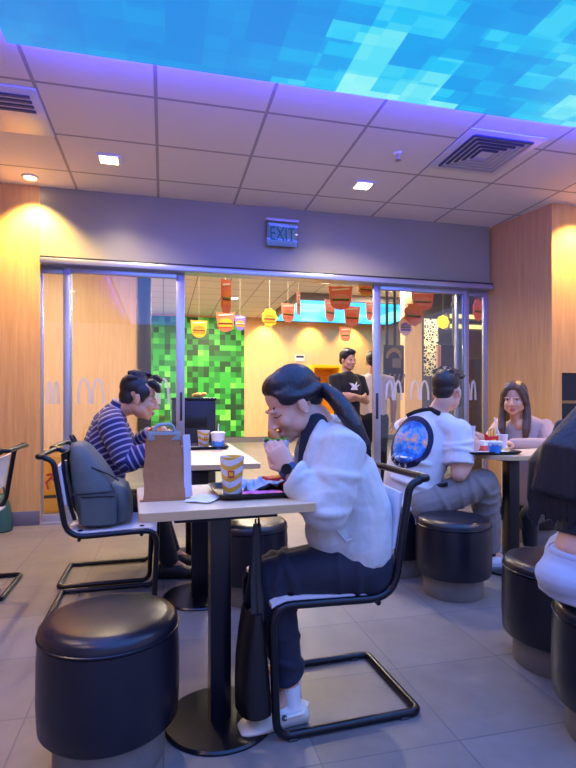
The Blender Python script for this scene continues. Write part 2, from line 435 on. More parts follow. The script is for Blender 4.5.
# vents
VENTM = mat('vent_enamel', (206, 204, 212), .4, 0, .03)
SLOT_SHADE = mat('vent_slot_shade', (52, 60, 112), .6); SLOT_PALE = mat('vent_slot_pale', (176, 176, 190), .5)  # bluish shading put into the slot colour on two sides, others kept pale
def louvre(p, lab, s=.60):
    t = thing('ceiling_vent', lab, 'vent', p)
    mb = MB()
    mb.box((0, 0, -.006), (s, s, .012), bev=.003); mb.build('plate', VENTM, t)
    for i in range(5):
        a = .235 - i * .042
        for nm, mm, sides in (('slot', SLOT_SHADE, ((0, -1), (-1, 0))), ('fin', SLOT_PALE, ((0, 1), (1, 0)))):
            m = MB()
            for sx, sy in sides:
                L = a * 2
                if sx == 0: m.box((0, sy * a, -.016), (L, .02, .010))
                else: m.box((sx * a, 0, -.016), (.02, L, .010))
            m.build(nm, mm, t, smooth=False)
    return t
louvre(pos_ceil(484, 153), 'square ceiling air diffuser with nested slots right of the sprinkler')
p = pos_ceil(-2, 108); t = thing('ceiling_vent', 'slatted ceiling air grille at the far left edge', 'vent', p)
MB().box((0, 0, -.006), (.56, .56, .012), bev=.003).build('plate', VENTM, t)
for i in range(4): MB().box((0, -.2 + i * .055, -.016), (.46, .022, .01)).build('slot', SLOT_SHADE, t, smooth=False)
p = pos_ceil(398, 153); t = thing('sprinkler', 'small pendent fire sprinkler in the ceiling', 'sprinkler', p)
MB().lathe([(.034, 0), (.034, -.004), (.02, -.012), (.008, -.014)]).build('escutcheon', WHITE, t)
mb = MB().lathe([(.007, -.012), (.007, -.04), (.004, -.05)], seg=12); mb.lathe([(.022, -.052), (.024, -.055)], seg=16); mb.build('head', ALU, t)
# exit sign
D = 4.7; p = R(287, 212, D); p.y = WV - .06
t = thing('exit_sign', 'faint green EXIT sign on clear acrylic hanging before the grey header', 'sign', p)
ACR = glassmat('acrylic', (.86, .95, .93, 1))
w, h = .31, .235
MB().box((0, 0, -.012), (w + .01, .035, .026), bev=.004).build('mount', mat('sign_mount', (190, 190, 200), .4, .3), t)
MB().box((0, 0, -.025 - h / 2), (w, .008, h), bev=.002).build('acrylic_panel', ACR, t)
MB().box((0, .006, -.03 - h / 2), (w - .02, .003, h - .02)).build('backing', mat('sign_backing', (216, 216, 194), .5), t)
me = text_mesh('EXIT', .135, .002); me.transform(wallM(0, -.006, -.03 - h / 2) @ Matrix.Diagonal((.9, 1.35, 1, 1)))
put('lettering', me, mat('exit_green', (30, 140, 112), .5), t)
# slogan niche: dark recess on right panel with shelf strip
t = thing('wall_niche_screen', 'black screen with a gold shelf strip set into the right wood wall', 'screen', (4.0, 4.13, NZ0))
BLK = mat('black_gloss', (12, 12, 16), .2, 0, .05)
MB().box((-.01, .05, (NZ1 - NZ0) / 2), (.7, .06, NZ1 - NZ0 - .004)).build('black_glass', BLK, t)
MB().box((-.01, .0, .215), (.68, .05, .028)).build('gold_strip', mat('gold_strip', (150, 118, 66), .4, .3), t)
# ================= HALL BEHIND THE GLASS =================
def on_wall(x0, x1, v):
    a, Da = U(x0, v); b, Db = U(x1, v); return a, b, (Da + Db) / 2
def zof(py, D): return H - (py - HZ) * D / F
# pixel mural
k = NT('green_pixel_print'); tc = k.add('ShaderNodeTexCoord')
def snapv(c):
    sn = k.add('ShaderNodeVectorMath'); sn.operation = 'SNAP'; sn.inputs[1].default_value = c; k.l.new(tc.outputs['Object'], sn.inputs[0]); return sn.outputs[0]
w1 = k.add('ShaderNodeTexWhiteNoise'); k.l.new(snapv((.14, 9, .14)), w1.inputs['Vector'])
w2 = k.add('ShaderNodeTexWhiteNoise'); k.l.new(snapv((.28, 9, .28)), w2.inputs['Vector'])
f = k.math('ADD', k.math('MULTIPLY', w1.outputs[0], .65), k.math('MULTIPLY', w2.outputs[0], .35))
rp = k.add('ShaderNodeValToRGB'); rp.color_ramp.interpolation = 'CONSTANT'; k.l.new(f, rp.inputs[0]); e = rp.color_ramp.elements
e[0].position = 0; e[0].color = lin((10, 66, 24)); e[1].position = .85; e[1].color = lin((120, 214, 80))
for q, c in ((.25, (16, 98, 34)), (.4, (24, 132, 44)), (.55, (40, 162, 52)), (.7, (72, 190, 60))):
    x = e.new(q); x.color = lin(c)
k.base(rp.outputs[0]); k.set(Roughness=.5)
a, b, D = on_wall(150, 244, HV)
t = MB().box((0, 0, 0), (b - a, .03, 3.1)).build('wall_mural', k.m); t.location = ((a + b) / 2, HV - .015, 1.7)
tag(t, 'bright green pixel mosaic mural on the far hall wall', 'mural')
# small notice
a, b, D = on_wall(295, 304.5, HV); z = zof(358, D)
t = thing('wall_notice', 'tiny white notice with a dark band on the far orange wall', 'sign', ((a + b) / 2, HV - .01, z))
MB().box((0, 0, 0), (b - a, .016, .18), bev=.004).build('plate', WHITE, t)
MB().box((0, -.01, .035), (b - a - .05, .004, .06)).build('dark_band', mat('navy_ink', (52, 48, 80), .5), t)
# yellow cabinet
YEL = mat('yellow_enamel', (246, 190, 10), .4, 0, .04, 4)
p = R(323, 402, 9.0); p.z = 0; t = thing('yellow_cabinet', 'bright yellow open fronted cabinet against the far orange wall', 'cabinet', p)
W, Hh, Dp = .56, 1.70, .45
mb = MB(); mb.box((-W / 2 + .03, 0, Hh / 2), (.06, Dp, Hh), bev=.01); mb.box((W / 2 - .03, 0, Hh / 2), (.06, Dp, Hh), bev=.01); mb.box((0, 0, Hh - .03), (W - .11, Dp, .06), bev=.008); mb.box((0, 0, .05), (W - .11, Dp, .1)); mb.build('carcass', YEL, t)
MB().box((0, Dp / 2 - .02, Hh / 2), (W - .12, .02, Hh - .1)).build('back_panel', mat('amber_panel', (226, 158, 8), .45, 0, .05, 5), t)
MB().box((0, .02, .85), (W - .12, Dp - .06, .025)).build('shelf', YEL, t)
# black waste station with food tray on it
p = R(193, 402, 6.2); p.z = 0; t = thing('waste_station', 'black waste cabinet standing just past the left door leaf', 'cabinet', p)
MB().box((0, 0, .56), (.5, .45, 1.04), bev=.012).build('body', DARKW, t); MB().box((0, 0, .02), (.46, .41, .04)).build('plinth', BLK, t)
MB().box((0, 0, 1.095), (.52, .47, .03), bev=.006).build('top', BLK, t)
MB().box((0, -.228, .84), (.3, .01, .16), bev=.004).build('flap', mat('flap_black', (22, 22, 24), .35), t)
q = thing('crumpled_wrapper', 'crumpled yellow wrapper on top of the black waste cabinet', 'wrapper', p + Vector((.07, -.05, 1.11)))
mb = MB()
for i in range(7): mb.ell((random.uniform(-.06, .06), random.uniform(-.03, .03), .025 + random.uniform(0, .02)), (.035, .03, .025), Matrix.Rotation(random.uniform(0, 3), 4, 'X'), 8)
mb.blob('paper', mat('yellow_wrapper', (236, 184, 96), .6, 0, .25, 30), q, voxel=.006, smooth=2)
# ---- hanging cardboard decorations
CARD_RED = mat('red_card', (238, 116, 84), .55, 0, .15, 12); CARD_ORG = mat('orange_card', (240, 128, 28), .55, 0, .15, 12)
CARD_YEL = mat('yellow_card', (252, 170, 40), .55, 0, .12, 12); CARD_VIO = mat('violet_card', (104, 92, 196), .55, 0, .15, 12)
CARD_PNK = mat('rose_card', (236, 144, 124), .55, 0, .18, 14); CARD_WHT = mat('cream_card', (242, 226, 206), .6, 0, .05)
CARD_BRN = mat('patty_brown', (110, 46, 22), .6, 0, .2, 20); CARD_GRN = mat('lettuce_green', (96, 150, 48), .6, 0, .2, 20)
STRING = mat('thin_cord', (176, 168, 160), .7)
def cup_poly(w, h):
    pts = [(-w * .5, h * .5)]
    for i in range(1, 8):
        x = -w * .5 + w * i / 8; pts.append((x, h * .5 - .012 * w * (1 - math.cos(i * PI / 2))))
    pts.append((w * .5, h * .5))
    for i in range(9):
        a = -PI * i / 8; pts.append((math.cos(a) * w * .42, -h * .18 + math.sin(a) * h * .32))
    return pts
def burger_disc(mb_, w, h, y0, kind):
    if kind == 'top': return [(math.cos(PI * i / 10) * w / 2, y0 + math.sin(PI * i / 10) * h) for i in range(11)]
    return [(-w / 2, y0), (w / 2, y0), (w / 2 * .96, y0 + h), (-w / 2 * .96, y0 + h)]
def decoration(px, y0, y1, wpx, D, yaw, shape, colors, lab, zc=3.3):
    p = R(px, (y0 + y1) / 2, D); h = (y1 - y0) * D / F * 1.08; w = wpx * D / F * 1.12
    t = thing('hanging_decoration', lab, 'decoration', p, yaw, 'burger cutouts hanging in the hall')
    M0 = Matrix.Translation((0, .004, 0)) @ Matrix.Rotation(PI / 2, 4, 'X')
    if shape == 'cup': poly = cup_poly(w, h)
    elif shape == 'tall': poly = [(-w * .5, h * .5), (w * .5, h * .5), (w * .5, -h * .3), (w * .3, -h * .5), (-w * .3, -h * .5), (-w * .5, -h * .3)]
    elif shape == 'oval': poly = [(math.cos(2 * PI * i / 24) * w / 2, math.sin(2 * PI * i / 24) * h / 2) for i in range(24)]
    else: poly = [(math.cos(2 * PI * i / 40) * w / 2 * (1 + .07 * math.cos(9 * 2 * PI * i / 40)), math.sin(2 * PI * i / 40) * h / 2 * (1 + .07 * math.cos(9 * 2 * PI * i / 40))) for i in range(40)]
    MB().prism(poly, .008, M0).build('card', colors[0], t, smooth=False)
    bw = w * .72
    for sgn in (1, -1):                                   # printed on both faces
        Mf = Matrix.Rotation(0 if sgn > 0 else PI, 4, 'Z') @ Matrix.Translation((0, -.0055, 0)) @ Matrix.Rotation(PI / 2, 4, 'X')
        for nm, y, hh, knd, c in (('bun', -.02 * h, .2 * h, 'top', colors[1]), ('filling', -.12 * h, .08 * h, 'bar', CARD_BRN), ('leaf', -.06 * h, .035 * h, 'bar', CARD_GRN if colors[0] is not CARD_VIO else CARD_WHT), ('base', -.26 * h, .12 * h, 'bar', colors[1])):
            MB().prism(burger_disc(None, bw if nm != 'leaf' else bw * 1.08, hh, y, knd), .003 if nm != 'leaf' else .004, Mf).build('printed_' + nm, c, t, smooth=False)
        if shape in ('cup', 'tall'):
            MB().prism([(-bw / 2, .3 * h), (bw / 2, .36 * h), (bw / 2, .42 * h), (-bw / 2, .36 * h)], .003, Mf).build('printed_ribbon', CARD_WHT, t, smooth=False)
    MB().tube([(0, 0, h / 2), (0, 0, zc - p.z)], .0022, 5).build('cord', STRING, t)
    return t
DEC = [
 (226, 281, 312, 11, 6.2, .5, 'tall', (CARD_RED, CARD_ORG), 'tall red burger cutout hanging highest above the green mural'),
 (199, 321, 337, 15, 7.5, .1, 'cup', (CARD_YEL, CARD_ORG), 'yellow cup shaped cutout hanging lowest before the green mural'),
 (225.5, 313, 331, 17, 7.0, -.1, 'cup', (CARD_RED, CARD_YEL), 'red and yellow cup cutout right under the tall red one'),
 (240, 316, 330, 11, 7.6, .3, 'cup', (CARD_VIO, CARD_ORG), 'violet cup cutout at the right edge of the green mural'),
 (269.5, 309, 326, 14, 7.2, .1, 'round', (CARD_YEL, CARD_ORG), 'yellow round burger cutout before the plain orange wall'),
 (288, 304, 322, 14, 7.0, .3, 'cup', (CARD_PNK, CARD_RED), 'rose cup cutout hanging left of the cyan light box'),
 (298.5, 293, 314, 7, 6.6, .9, 'tall', (CARD_PNK, CARD_RED), 'narrow edge-on rose cutout before the left end of the cyan light box'),
 (330, 301, 321, 14, 6.8, .55, 'cup', (CARD_PNK, CARD_RED), 'turned rose cutout just left of the biggest one'),
 (340.5, 287, 309, 22, 6.0, -.15, 'cup', (CARD_RED, CARD_PNK), 'biggest red cup cutout near the middle of the doorway'),
 (352, 307, 326, 16, 6.9, .1, 'cup', (CARD_PNK, CARD_RED), 'rose cup cutout just below and right of the biggest one'),
 (345.5, 328, 341, 11, 8.6, 0, 'cup', (CARD_RED, CARD_PNK), 'small red cup cutout above the standing man'),
 (366, 281, 296, 16, 5.4, .1, 'round', (CARD_YEL, CARD_RED), 'yellow burger cutout high at the right door frame'),
 (369.5, 303, 320, 9, 6.8, .4, 'cup', (CARD_PNK, CARD_RED), 'rose cutout half hidden by the right door frame'),
 (422.5, 291, 310, 22, 6.4, -.1, 'cup', (CARD_RED, CARD_PNK), 'large dull red cutout high behind the right glass'),
 (413.5, 304, 325, 20, 6.0, .15, 'round', (CARD_ORG, CARD_RED), 'orange round burger cutout behind the right glass'),
 (405.5, 317, 335, 13, 6.2, 0, 'oval', (CARD_WHT, CARD_VIO), 'white oval cutout with violet burger behind the right glass'),
 (478, 300, 320, 12, 6.2, .2, 'round', (CARD_RED, CARD_ORG), 'red round cutout behind the rightmost door stile'),
]
for d in DEC: decoration(*d)
# lit yellow flower lamp
p = R(443, 322, 6.8); t = thing('flower_lamp', 'glowing yellow flower shaped lamp hanging behind the right glass', 'lamp', p)
mb = MB()
for i in range(8): mb.ell((math.cos(i * PI / 4) * .06, 0, math.sin(i * PI / 4) * .06), (.034, .022, .034), seg=10)
mb.ell((0, 0, 0), (.06, .03, .06)); mb.blob('petals', emis('yellow_lamp', (255, 206, 40), 1.1), t, voxel=.008, smooth=1)
MB().tube([(0, 0, .08), (0, 0, 3.3 - p.z)], .003, 6).build('cord', STRING, t)
# hanging chalk board on two rods
p = R(393.5, 345, 7.2); t = thing('hanging_board', 'dark chalk drawn board hung on two rods behind the right glass', 'board', p)
D = 7.2; s = D / F; w = 22 * s; h = 48 * s
MB().box((0, 0, -h / 2), (w, .03, h), bev=.006).build('panel', mat('board_black', (40, 36, 34), .5, 0, .2, 10), t)
CH = mat('chalk_tan', (150, 128, 84), .7, 0, .25, 30); CHG = mat('chalk_grey', (128, 120, 110), .7, 0, .3, 30)
Mb = Matrix.Translation((0, -.017, 0)) @ Matrix.Rotation(PI / 2, 4, 'X')
arc = [(math.cos(PI * i / 14) * w * .4, -h * .28 + math.sin(PI * i / 14) * h * .22) for i in range(15)] + [(math.cos(PI * i / 14) * w * .27, -h * .28 + math.sin(PI * i / 14) * h * .13) for i in range(14, -1, -1)]
mb = MB()
for i in range(14): mb.prism([arc[i], arc[i + 1], arc[29 - i - 1], arc[29 - i]], .004, Mb)
mb.build('chalk_arch', CH, t, smooth=False)
mb = MB(); mb.box((.04, -.018, -h * .38), (.13, .004, .13)); mb.build('chalk_square', CHG, t)
for i in range(4): MB().prism([(-w * .36 + i * .07, -h * .8), (-w * .36 + i * .07 + .03, -h * .8), (-w * .36 + i * .07 + .07, -h * .6), (-w * .36 + i * .07 + .04, -h * .6)], .004, Mb).build('chalk_stroke', CHG, t, smooth=False)
for q in (-.1, .02): MB().tube([(q, 0, 0), (q, 0, 3.3 - p.z)], .022, 8).build('rod', DARKALU, t)
# black screen hung on a pole with a wooden edge post
p = R(452, 345, 7.0); t = thing('hanging_screen', 'large black screen on a ceiling pole behind the right glass', 'screen', p)
s = 7.0 / F; MB().box((.02, 0, -.42), (30 * s, .08, .84), bev=.01).build('panel', BLK, t)
MB().tube([(.04, 0, 0), (.04, 0, 3.3 - p.z)], .034, 10).build('pole', DARKALU, t)
MB().lathe([(.05, .0), (.05, .06)], (.04, 0, .52), 16).build('collar', DARKALU, t)
p = R(438.5, 345, 6.8); q = thing('wooden_post', 'slim pale wooden post beside the hanging black screen', 'post', (p.x, p.y, 0))
MB().box((0, 0, .9), (.05, .05, 1.8), bev=.004).build('shaft', WOOD_HALL, q); MB().box((.03, -.03, 1.35), (.09, .03, .18), bev=.004).build('switch_box', WHITE, q)
MB().box((0, 0, .01), (.16, .16, .02), bev=.003).build('foot', DARKALU, q)
# speckled banner panel
k = NT('speckled_print'); v = k.coords('Object', (1, 1, 1)); vo = k.add('ShaderNodeTexVoronoi'); vo.inputs['Scale'].default_value = 22; vo.feature = 'DISTANCE_TO_EDGE'; k.l.new(v, vo.inputs['Vector'])
k.base(k.mix(k.math('GREATER_THAN', vo.outputs[0], .12), lin((222, 206, 160)), lin((26, 24, 24)))); k.set(Roughness=.5)
a, b, D = on_wall(424, 438, 7.4); z0, z1 = zof(376, D), zof(319, D)
t = thing('speckled_banner', 'tall black and cream speckled banner stand behind the right glass', 'banner', ((a + b) / 2, 7.4, 0))
MB().box((0, 0, (z0 + z1) / 2), (b - a, .012, z1 - z0), bev=.002).build('print', k.m, t); MB().tube([(0, .02, 0.02), (0, .02, z1)], .012, 8).build('pole', DARKALU, t); MB().box((0, .02, .012), (.34, .22, .024), bev=.004).build('base', DARKALU, t)
# dividing walls on the right of the hall
a, b, D = on_wall(405, 422, 9.2); struct('pillar', MB().box(((a + b) / 2, 9.3, 1.65), (b - a, .2, 3.3)), WOOD_HALL)
GREYW = mat('grey_wall_paint', (92, 86, 82), .7, 0, .08, 4)
a, b, D = on_wall(422, 560, 9.6); struct('wall_right_divider', MB().box(((a + b) / 2, 9.7, 1.65), (b - a, .2, 3.3)), GREYW)
COVE = emis('cove_glow', (255, 222, 130), .95)
for y, lab in ((317, 'upper glowing cream ceiling cove strip behind the right door'), (327, 'lower glowing cream ceiling cove strip behind the right door')):
    a, b, D = on_wall(450, 500, 8.6); z = zof(y, D)
    t = thing('cove_light', lab, 'light', ((a + b) / 2, 8.6, z))
    MB().box((0, 0, 0), (b - a, .03, .075), bev=.008).build('diffuser', COVE, t); MB().box((0, .05, .0), (b - a + .1, .07, .13)).build('housing', GREYW, t)
    for q in (-.3, .3): MB().tube([(q, .06, .06), (q, .06, 3.3 - z)], .008, 6).build('hanger', DARKALU, t)
p = R(469, 402, 7.6); t = thing('dark_cabinet', 'tall dark cabinet behind the rightmost glass pane', 'cabinet', (p.x, p.y, 0))
MB().box((0, 0, .86), (.34, .4, 1.64), bev=.01).build('body', BLK, t); MB().box((0, 0, .02), (.3, .36, .04)).build('plinth', DARKW, t); MB().box((-.155, -.203, .9), (.012, .02, .3), bev=.003).build('handle', ALU, t)
# yellow wet-floor sign behind left glass
YS = mat('yellow_plastic', (240, 186, 22), .4, 0, .05, 6)
p = R(54.5, 402, 5.06); p.z = 0
t = thing('wet_floor_sign', 'yellow folding floor sign with a red figure behind the left glass', 'sign', (p.x, p.y, 0), .15)
for s, nm in ((-1, 'front_panel'), (1, 'rear_panel')):
    M = Matrix.Translation((0, s * .12, 0)) @ Matrix.Rotation(s * .21, 4, 'X')
    MB().box((0, 0, .3), (.29, .016, .6), bev=.006, M=M).build(nm, YS, t)
    if s < 0:
        RED = mat('red_ink', (200, 50, 20), .5)
        Mf = M @ Matrix.Translation((0, -.011, .3))
        mb = MB(); mb.tube([Mf @ Vector(x) for x in ((.02, 0, .1), (-.03, 0, .03), (.03, 0, -.02), (.06, 0, -.09))], .011, 8); mb.tube([Mf @ Vector(x) for x in ((-.03, 0, .03), (-.07, 0, -.01), (-.05, 0, -.08))], .01, 8); mb.tube([Mf @ Vector(x) for x in ((.0, 0, .07), (-.07, 0, .06))], .009, 8)
        mb.ell(Mf @ Vector((.045, 0, .135)), (.024, .006, .024)); mb.build('red_figure', RED, t)
        MB().box((0, -.011, .15), (.18, .004, .03), M=M).build('dark_line', mat('dark_ink', (40, 30, 20), .5), t)
MB().tube([(-.1, 0, .585), (.1, 0, .585)], .014, 8).build('hinge', YS, t)
# hall downlights
for px, py, lab in ((245.5, 277, 'bright hall downlight just under the door header, left one'), (327, 282, 'bright hall downlight just under the door header, right one'), (234, 298, 'small hall downlight above the green mural'), (305, 296, 'small hall downlight left of the biggest red cutout'), (398, 299.5, 'hall downlight seen through the right glass')):
    square_light(px, py, lab, 3.3, .16, DIM)
# ================= FURNITURE =================
STEEL = mat('black_powder_coat', (14, 16, 26), .28, .2, .1, 30, .04, 300)
LEATHER = mat('black_leatherette', (20, 22, 34), .32, 0, .15, 12, .12, 170, .003)
PLINTH = mat('worn_stone_plinth', (120, 116, 112), .6, 0, .3, 14, .1, 60)
SEATW = mat('white_seat_laminate', (222, 220, 226), .38, 0, .05, 6)
TABLEW = woodmat('pale_maple_top', (210, 184, 146), (228, 206, 170), 3, 3)
TEDGE = mat('cream_edge_band', (206, 170, 122), .45, 0, .06, 14)
def make_chair(name, label, loc, rz, group=None):
    t = thing(name, label, 'chair', loc, rz, group)
    r = .0135; zt = .80; w = .205
    pts = [(-.25, w, r), (.25, w, r), (.265, w, .425), (-.155, w, .408), (-.215, w, .785), (-.285, w, .80)]
    side = fillet(pts, [0, .055, .07, .09, .035, 0], 6)
    mir = [Vector((p.x, -p.y, p.z)) for p in side]
    # one continuous bent tube: top rail, side, floor bar, other side
    loop = side[::-1] + mir
    L = fillet([side[0] + Vector((.06, 0, 0)), Vector((-.25, w, r)), Vector((-.25, -w, r)), mir[0] + Vector((.06, 0, 0))], .05, 6)
    top = fillet([side[-1] + Vector((.035, 0, 0)), side[-1], mir[-1], mir[-1] + Vector((.035, 0, 0))], .02, 4)
    path = side[1:-1][::-1]
    full = top[::-1]
    mb = MB(); mb.tube(side[2:-1] + [side[-1] + Vector((.03, 0, -.003))], r, 10); mb.tube(mir[2:-1] + [mir[-1] + Vector((.03, 0, -.003))], r, 10)
    mb.tube([side[2]] + L[1:-1] + [mir[2]], r, 10); mb.tube(top, r, 10)
    fr = mb.build('frame', STEEL, t)
    mb = MB(); mb.tube([(.19, -w, .405), (.19, w, .405)], .009, 8); mb.tube([(-.1, -w, .395), (-.1, w, .395)], .009, 8); mb.build('cross_bar', STEEL, fr)
    # seat board with rounded front
    prof = [(-.165, .436), (-.12, .426), (.2, .437), (.245, .434), (.262, .424)]
    rings = []
    for x, z in prof: rings.append([(x, -.192, z - .012), (x, .192, z - .012), (x, .192, z), (x, -.192, z)])
    seat = MB().loft(rings).build('seat', SEATW, t)
    mb = MB()
    for q in (-.16, .16):
        for x in (-.1, .19): mb.lathe([(.012, 0), (.012, .003), (.006, .005)], (x, q, .43 if x < 0 else .437), 10)
    mb.build('screw', STEEL, seat)
    rings = []
    for z, b in ((.565, 0), (.60, 0), (.72, 0), (.752, 0)):
        x = -.180 - (z - .565) * .16
        ring = []
        for k_ in range(9):
            y = -.19 + k_ * .0475; ring.append((x - .018 * math.cos(y / .19 * PI / 2) + .012, y, z))
        ring += [(p[0] + .011, p[1], p[2]) for p in ring[::-1]]
        rings.append(ring)
    MB().loft(rings).build('backrest', SEATW, t)
    mb = MB()
    for s in (-1, 1):
        for x in (-.19, .2): mb.box((x, s * w, .004), (.03, .03, .008), bev=.002)
    mb.build('glide', mat('grey_glide', (60, 60, 64), .6), fr)
    return t
chW = make_chair('cantilever_chair', 'black tube cantilever chair under the woman in the white fleece', (.582, 1.785, 0), PI + math.radians(3))
def chair_copy(label, loc, rz):
    c = copy_tree(chW); c.location = loc; c.rotation_euler = (0, 0, rz); c['label'] = label; return c
chair_copy('black tube cantilever chair holding the grey green backpack', (-.295, 2.85, 0), 0)
chair_copy('black tube cantilever chair under the man in the striped sweater', (-.33, 3.345, 0), 0)
chair_copy('empty black tube chair cut by the left edge of the photo', (-1.09, 3.22, 0), PI)
# ---- stools
def make_stool(label, loc):
    t = thing('round_stool', label, 'stool', loc)
    MB().lathe([(.192, .115), (.2, .125), (.204, .2), (.203, .32), (.199, .378), (.19, .386), (.06, .386)], seg=48).build('drum', LEATHER, t)
    top = MB().lathe([(.1, .380), (.186, .380), (.199, .388), (.198, .404), (.186, .418), (.155, .426), (.08, .43), (.0005, .431)], seg=48).build('cushion', LEATHER, t)
    MB().tube([(math.cos(a * PI / 24) * .2, math.sin(a * PI / 24) * .2, .385) for a in range(48)], .0035, 6, closed=True).build('piping', LEATHER, top)
    MB().lathe([(.156, 0), (.16, .006), (.16, .112), (.12, .116)], seg=40).build('plinth', PLINTH, t)
    return t
def camxy(X, D): return (X * CS + D * SN, -X * SN + D * CS, 0)
st = make_stool('black round stool nearest the viewer at lower left', camxy(-.535, 1.55))
def stool_copy(label, loc):
    c = copy_tree(st); c.location = loc; c['label'] = label; c.rotation_euler = (0, 0, random.uniform(0, 3)); return c
stool_copy('black round stool half hidden behind the pole of the front table', (.46, 2.77, 0))
stool_copy('empty black round stool beside the man in the white printed tee', camxy(.92, 2.87))
stool_copy('empty black round stool just left of the person with long black hair', camxy(1.09, 2.10))
stool_copy('black round stool under the person in pale jeans', camxy(1.055, 1.62))
stool_copy('black round stool under the man in the white printed tee', (1.43, 3.0, 0))
stool_copy('black round stool under the woman in the beige jacket', (2.78, 3.42, 0))
# ---- tables
def make_table(label, loc, rz, size, poles, disc, corner=.012, pw=.068):
    t = thing('dining_table', label, 'table', loc, rz)
    W, L = size; th = .026
    def rr(w, l, c):
        P = []
        for (sx, sy, a0) in ((1, 1, 0), (-1, 1, 90), (-1, -1, 180), (1, -1, 270)):
            for i in range(7):
                a = math.radians(a0 + 15 * i); P.append((sx * (w / 2 - c) + math.cos(a) * c, sy * (l / 2 - c) + math.sin(a) * c))
        return P
    MB().prism(rr(W - .004, L - .004, corner), th, Matrix.Translation((0, 0, .75 - th))).build('tabletop', TABLEW, t, ang=30)
    P = rr(W, L, corner); mb = MB()
    Q = rr(W - .006, L - .006, corner); n = len(P)
    mb.loft([[(P[i][0], P[i][1], .75 - th + .001), (P[i][0], P[i][1], .749), (Q[i][0], Q[i][1], .749), (Q[i][0], Q[i][1], .75 - th + .001)] for i in list(range(n)) + [0]], caps=False)
    mb.build('edge_band', TEDGE, t, ang=30)
    for (x, y) in poles:
        MB().box((x, y, .36), (pw, pw, .70), bev=.004).build('pole', STEEL, t)
        MB().box((x, y, .708), (min(W, .4) * .8, .3, .02), bev=.003).build('mounting_plate', STEEL, t)
        MB().lathe([(disc, 0), (disc, .006), (disc - .006, .012), (.06, .017), (.0005, .018)], (x, y, 0), 48).build('base_plate', STEEL, t)
    return t
make_table('small pale wood table in front with the brown paper bag on it', (.182, 1.728, 0), math.radians(3.5), (.525, .46), [(0, 0)], .185)
make_table('long pale wood table behind with the tray of two cups', (.193, 3.2, 0), 0, (.57, 1.28), [(0, -.36), (0, .4)], .2, pw=.09)
make_table('rounded white table at right with the tray of red cartons', (2.17, 2.88, 0), 0, (.68, .66), [(0, 0)], .22, corner=.17, pw=.075)
# ---- food props
def xyz(px, py, z):
    D = (H - z) * F / (py - HZ); return R(px, py, D)
PAPER = mat('white_paper', (226, 226, 232), .6, 0, .05, 20, .08, 40)
KRAFT = mat('brown_kraft_paper', (168, 114, 70), .7, 0, .16, 14, .5, 22, .012)
TRAYM = mat('black_tray_plastic', (24, 24, 28), .38, 0, .08, 20)
REDC = mat('red_carton', (206, 24, 34), .45, 0, .06); YELLOGO = mat('golden_print', (250, 190, 20), .5)
def make_tray(label, p, rz, w=.36, l=.26):
    t = thing('serving_tray', label, 'tray', p, rz)
    def ring(a, b, z, c=.03):
        P = []
        for (sx, sy, a0) in ((1, 1, 0), (-1, 1, 90), (-1, -1, 180), (1, -1, 270)):
            for i in range(5):
                g = math.radians(a0 + 22.5 * i); P.append((sx * (a / 2 - c) + math.cos(g) * c, sy * (b / 2 - c) + math.sin(g) * c, z))
        return P
    MB().loft([ring(w - .05, l - .05, .001), ring(w - .02, l - .02, .006), ring(w - .004, l - .004, .018), ring(w, l, .02), ring(w - .012, l - .012, .019), ring(w - .03, l - .03, .007), ring(w - .06, l - .06, .005)]).build('dish', TRAYM, t)
    return t
k = NT('yellow_wave_print'); tc = k.add('ShaderNodeTexCoord'); sp = k.add('ShaderNodeSeparateXYZ'); k.l.new(tc.outputs['Object'], sp.inputs[0])
ang = k.math('ARCTAN2', sp.outputs[1], sp.outputs[0]); wv = k.math('MULTIPLY', k.math('SINE', k.math('MULTIPLY', ang, 2.0)), .009)
fr = k.math('FRACT', k.math('DIVIDE', k.math('ADD', k.math('ADD', sp.outputs[2], wv), .006), .036)); g = k.math('GREATER_THAN', fr, .55)
k.base(k.mix(g, lin((236, 232, 226)), lin((246, 186, 60)))); k.set(Roughness=.45); WAVE = k.m
k = NT('blue_print_cup'); tc = k.add('ShaderNodeTexCoord'); sp = k.add('ShaderNodeSeparateXYZ'); k.l.new(tc.outputs['Object'], sp.inputs[0])
g = k.math('LESS_THAN', k.math('ADD', sp.outputs[2], k.math('MULTIPLY', k.noise(tc.outputs['Object'], 30, 2), .05)), .072)
k.base(k.mix(g, lin((226, 232, 240)), lin((62, 140, 226)))); k.set(Roughness=.4); BLUEC = k.m
def logo_patch(t, r, z, s, ang, parent):
    """red square with golden twin arches on a cup wall"""
    M = Matrix.Rotation(ang, 4, 'Z') @ Matrix.Translation((0, -r, z)) @ Matrix.Rotation(PI / 2, 4, 'X')
    o = MB().prism([(-s / 2, -s / 2), (s / 2, -s / 2), (s / 2, s / 2), (-s / 2, s / 2)], .0025, M).build('red_label', REDC, parent, smooth=False)
    arches(MB(), M @ Matrix.Translation((0, -s * .3, .0026)), s * .7, s * .6, s * .13, .001).build('golden_arches', YELLOGO, parent, smooth=False)
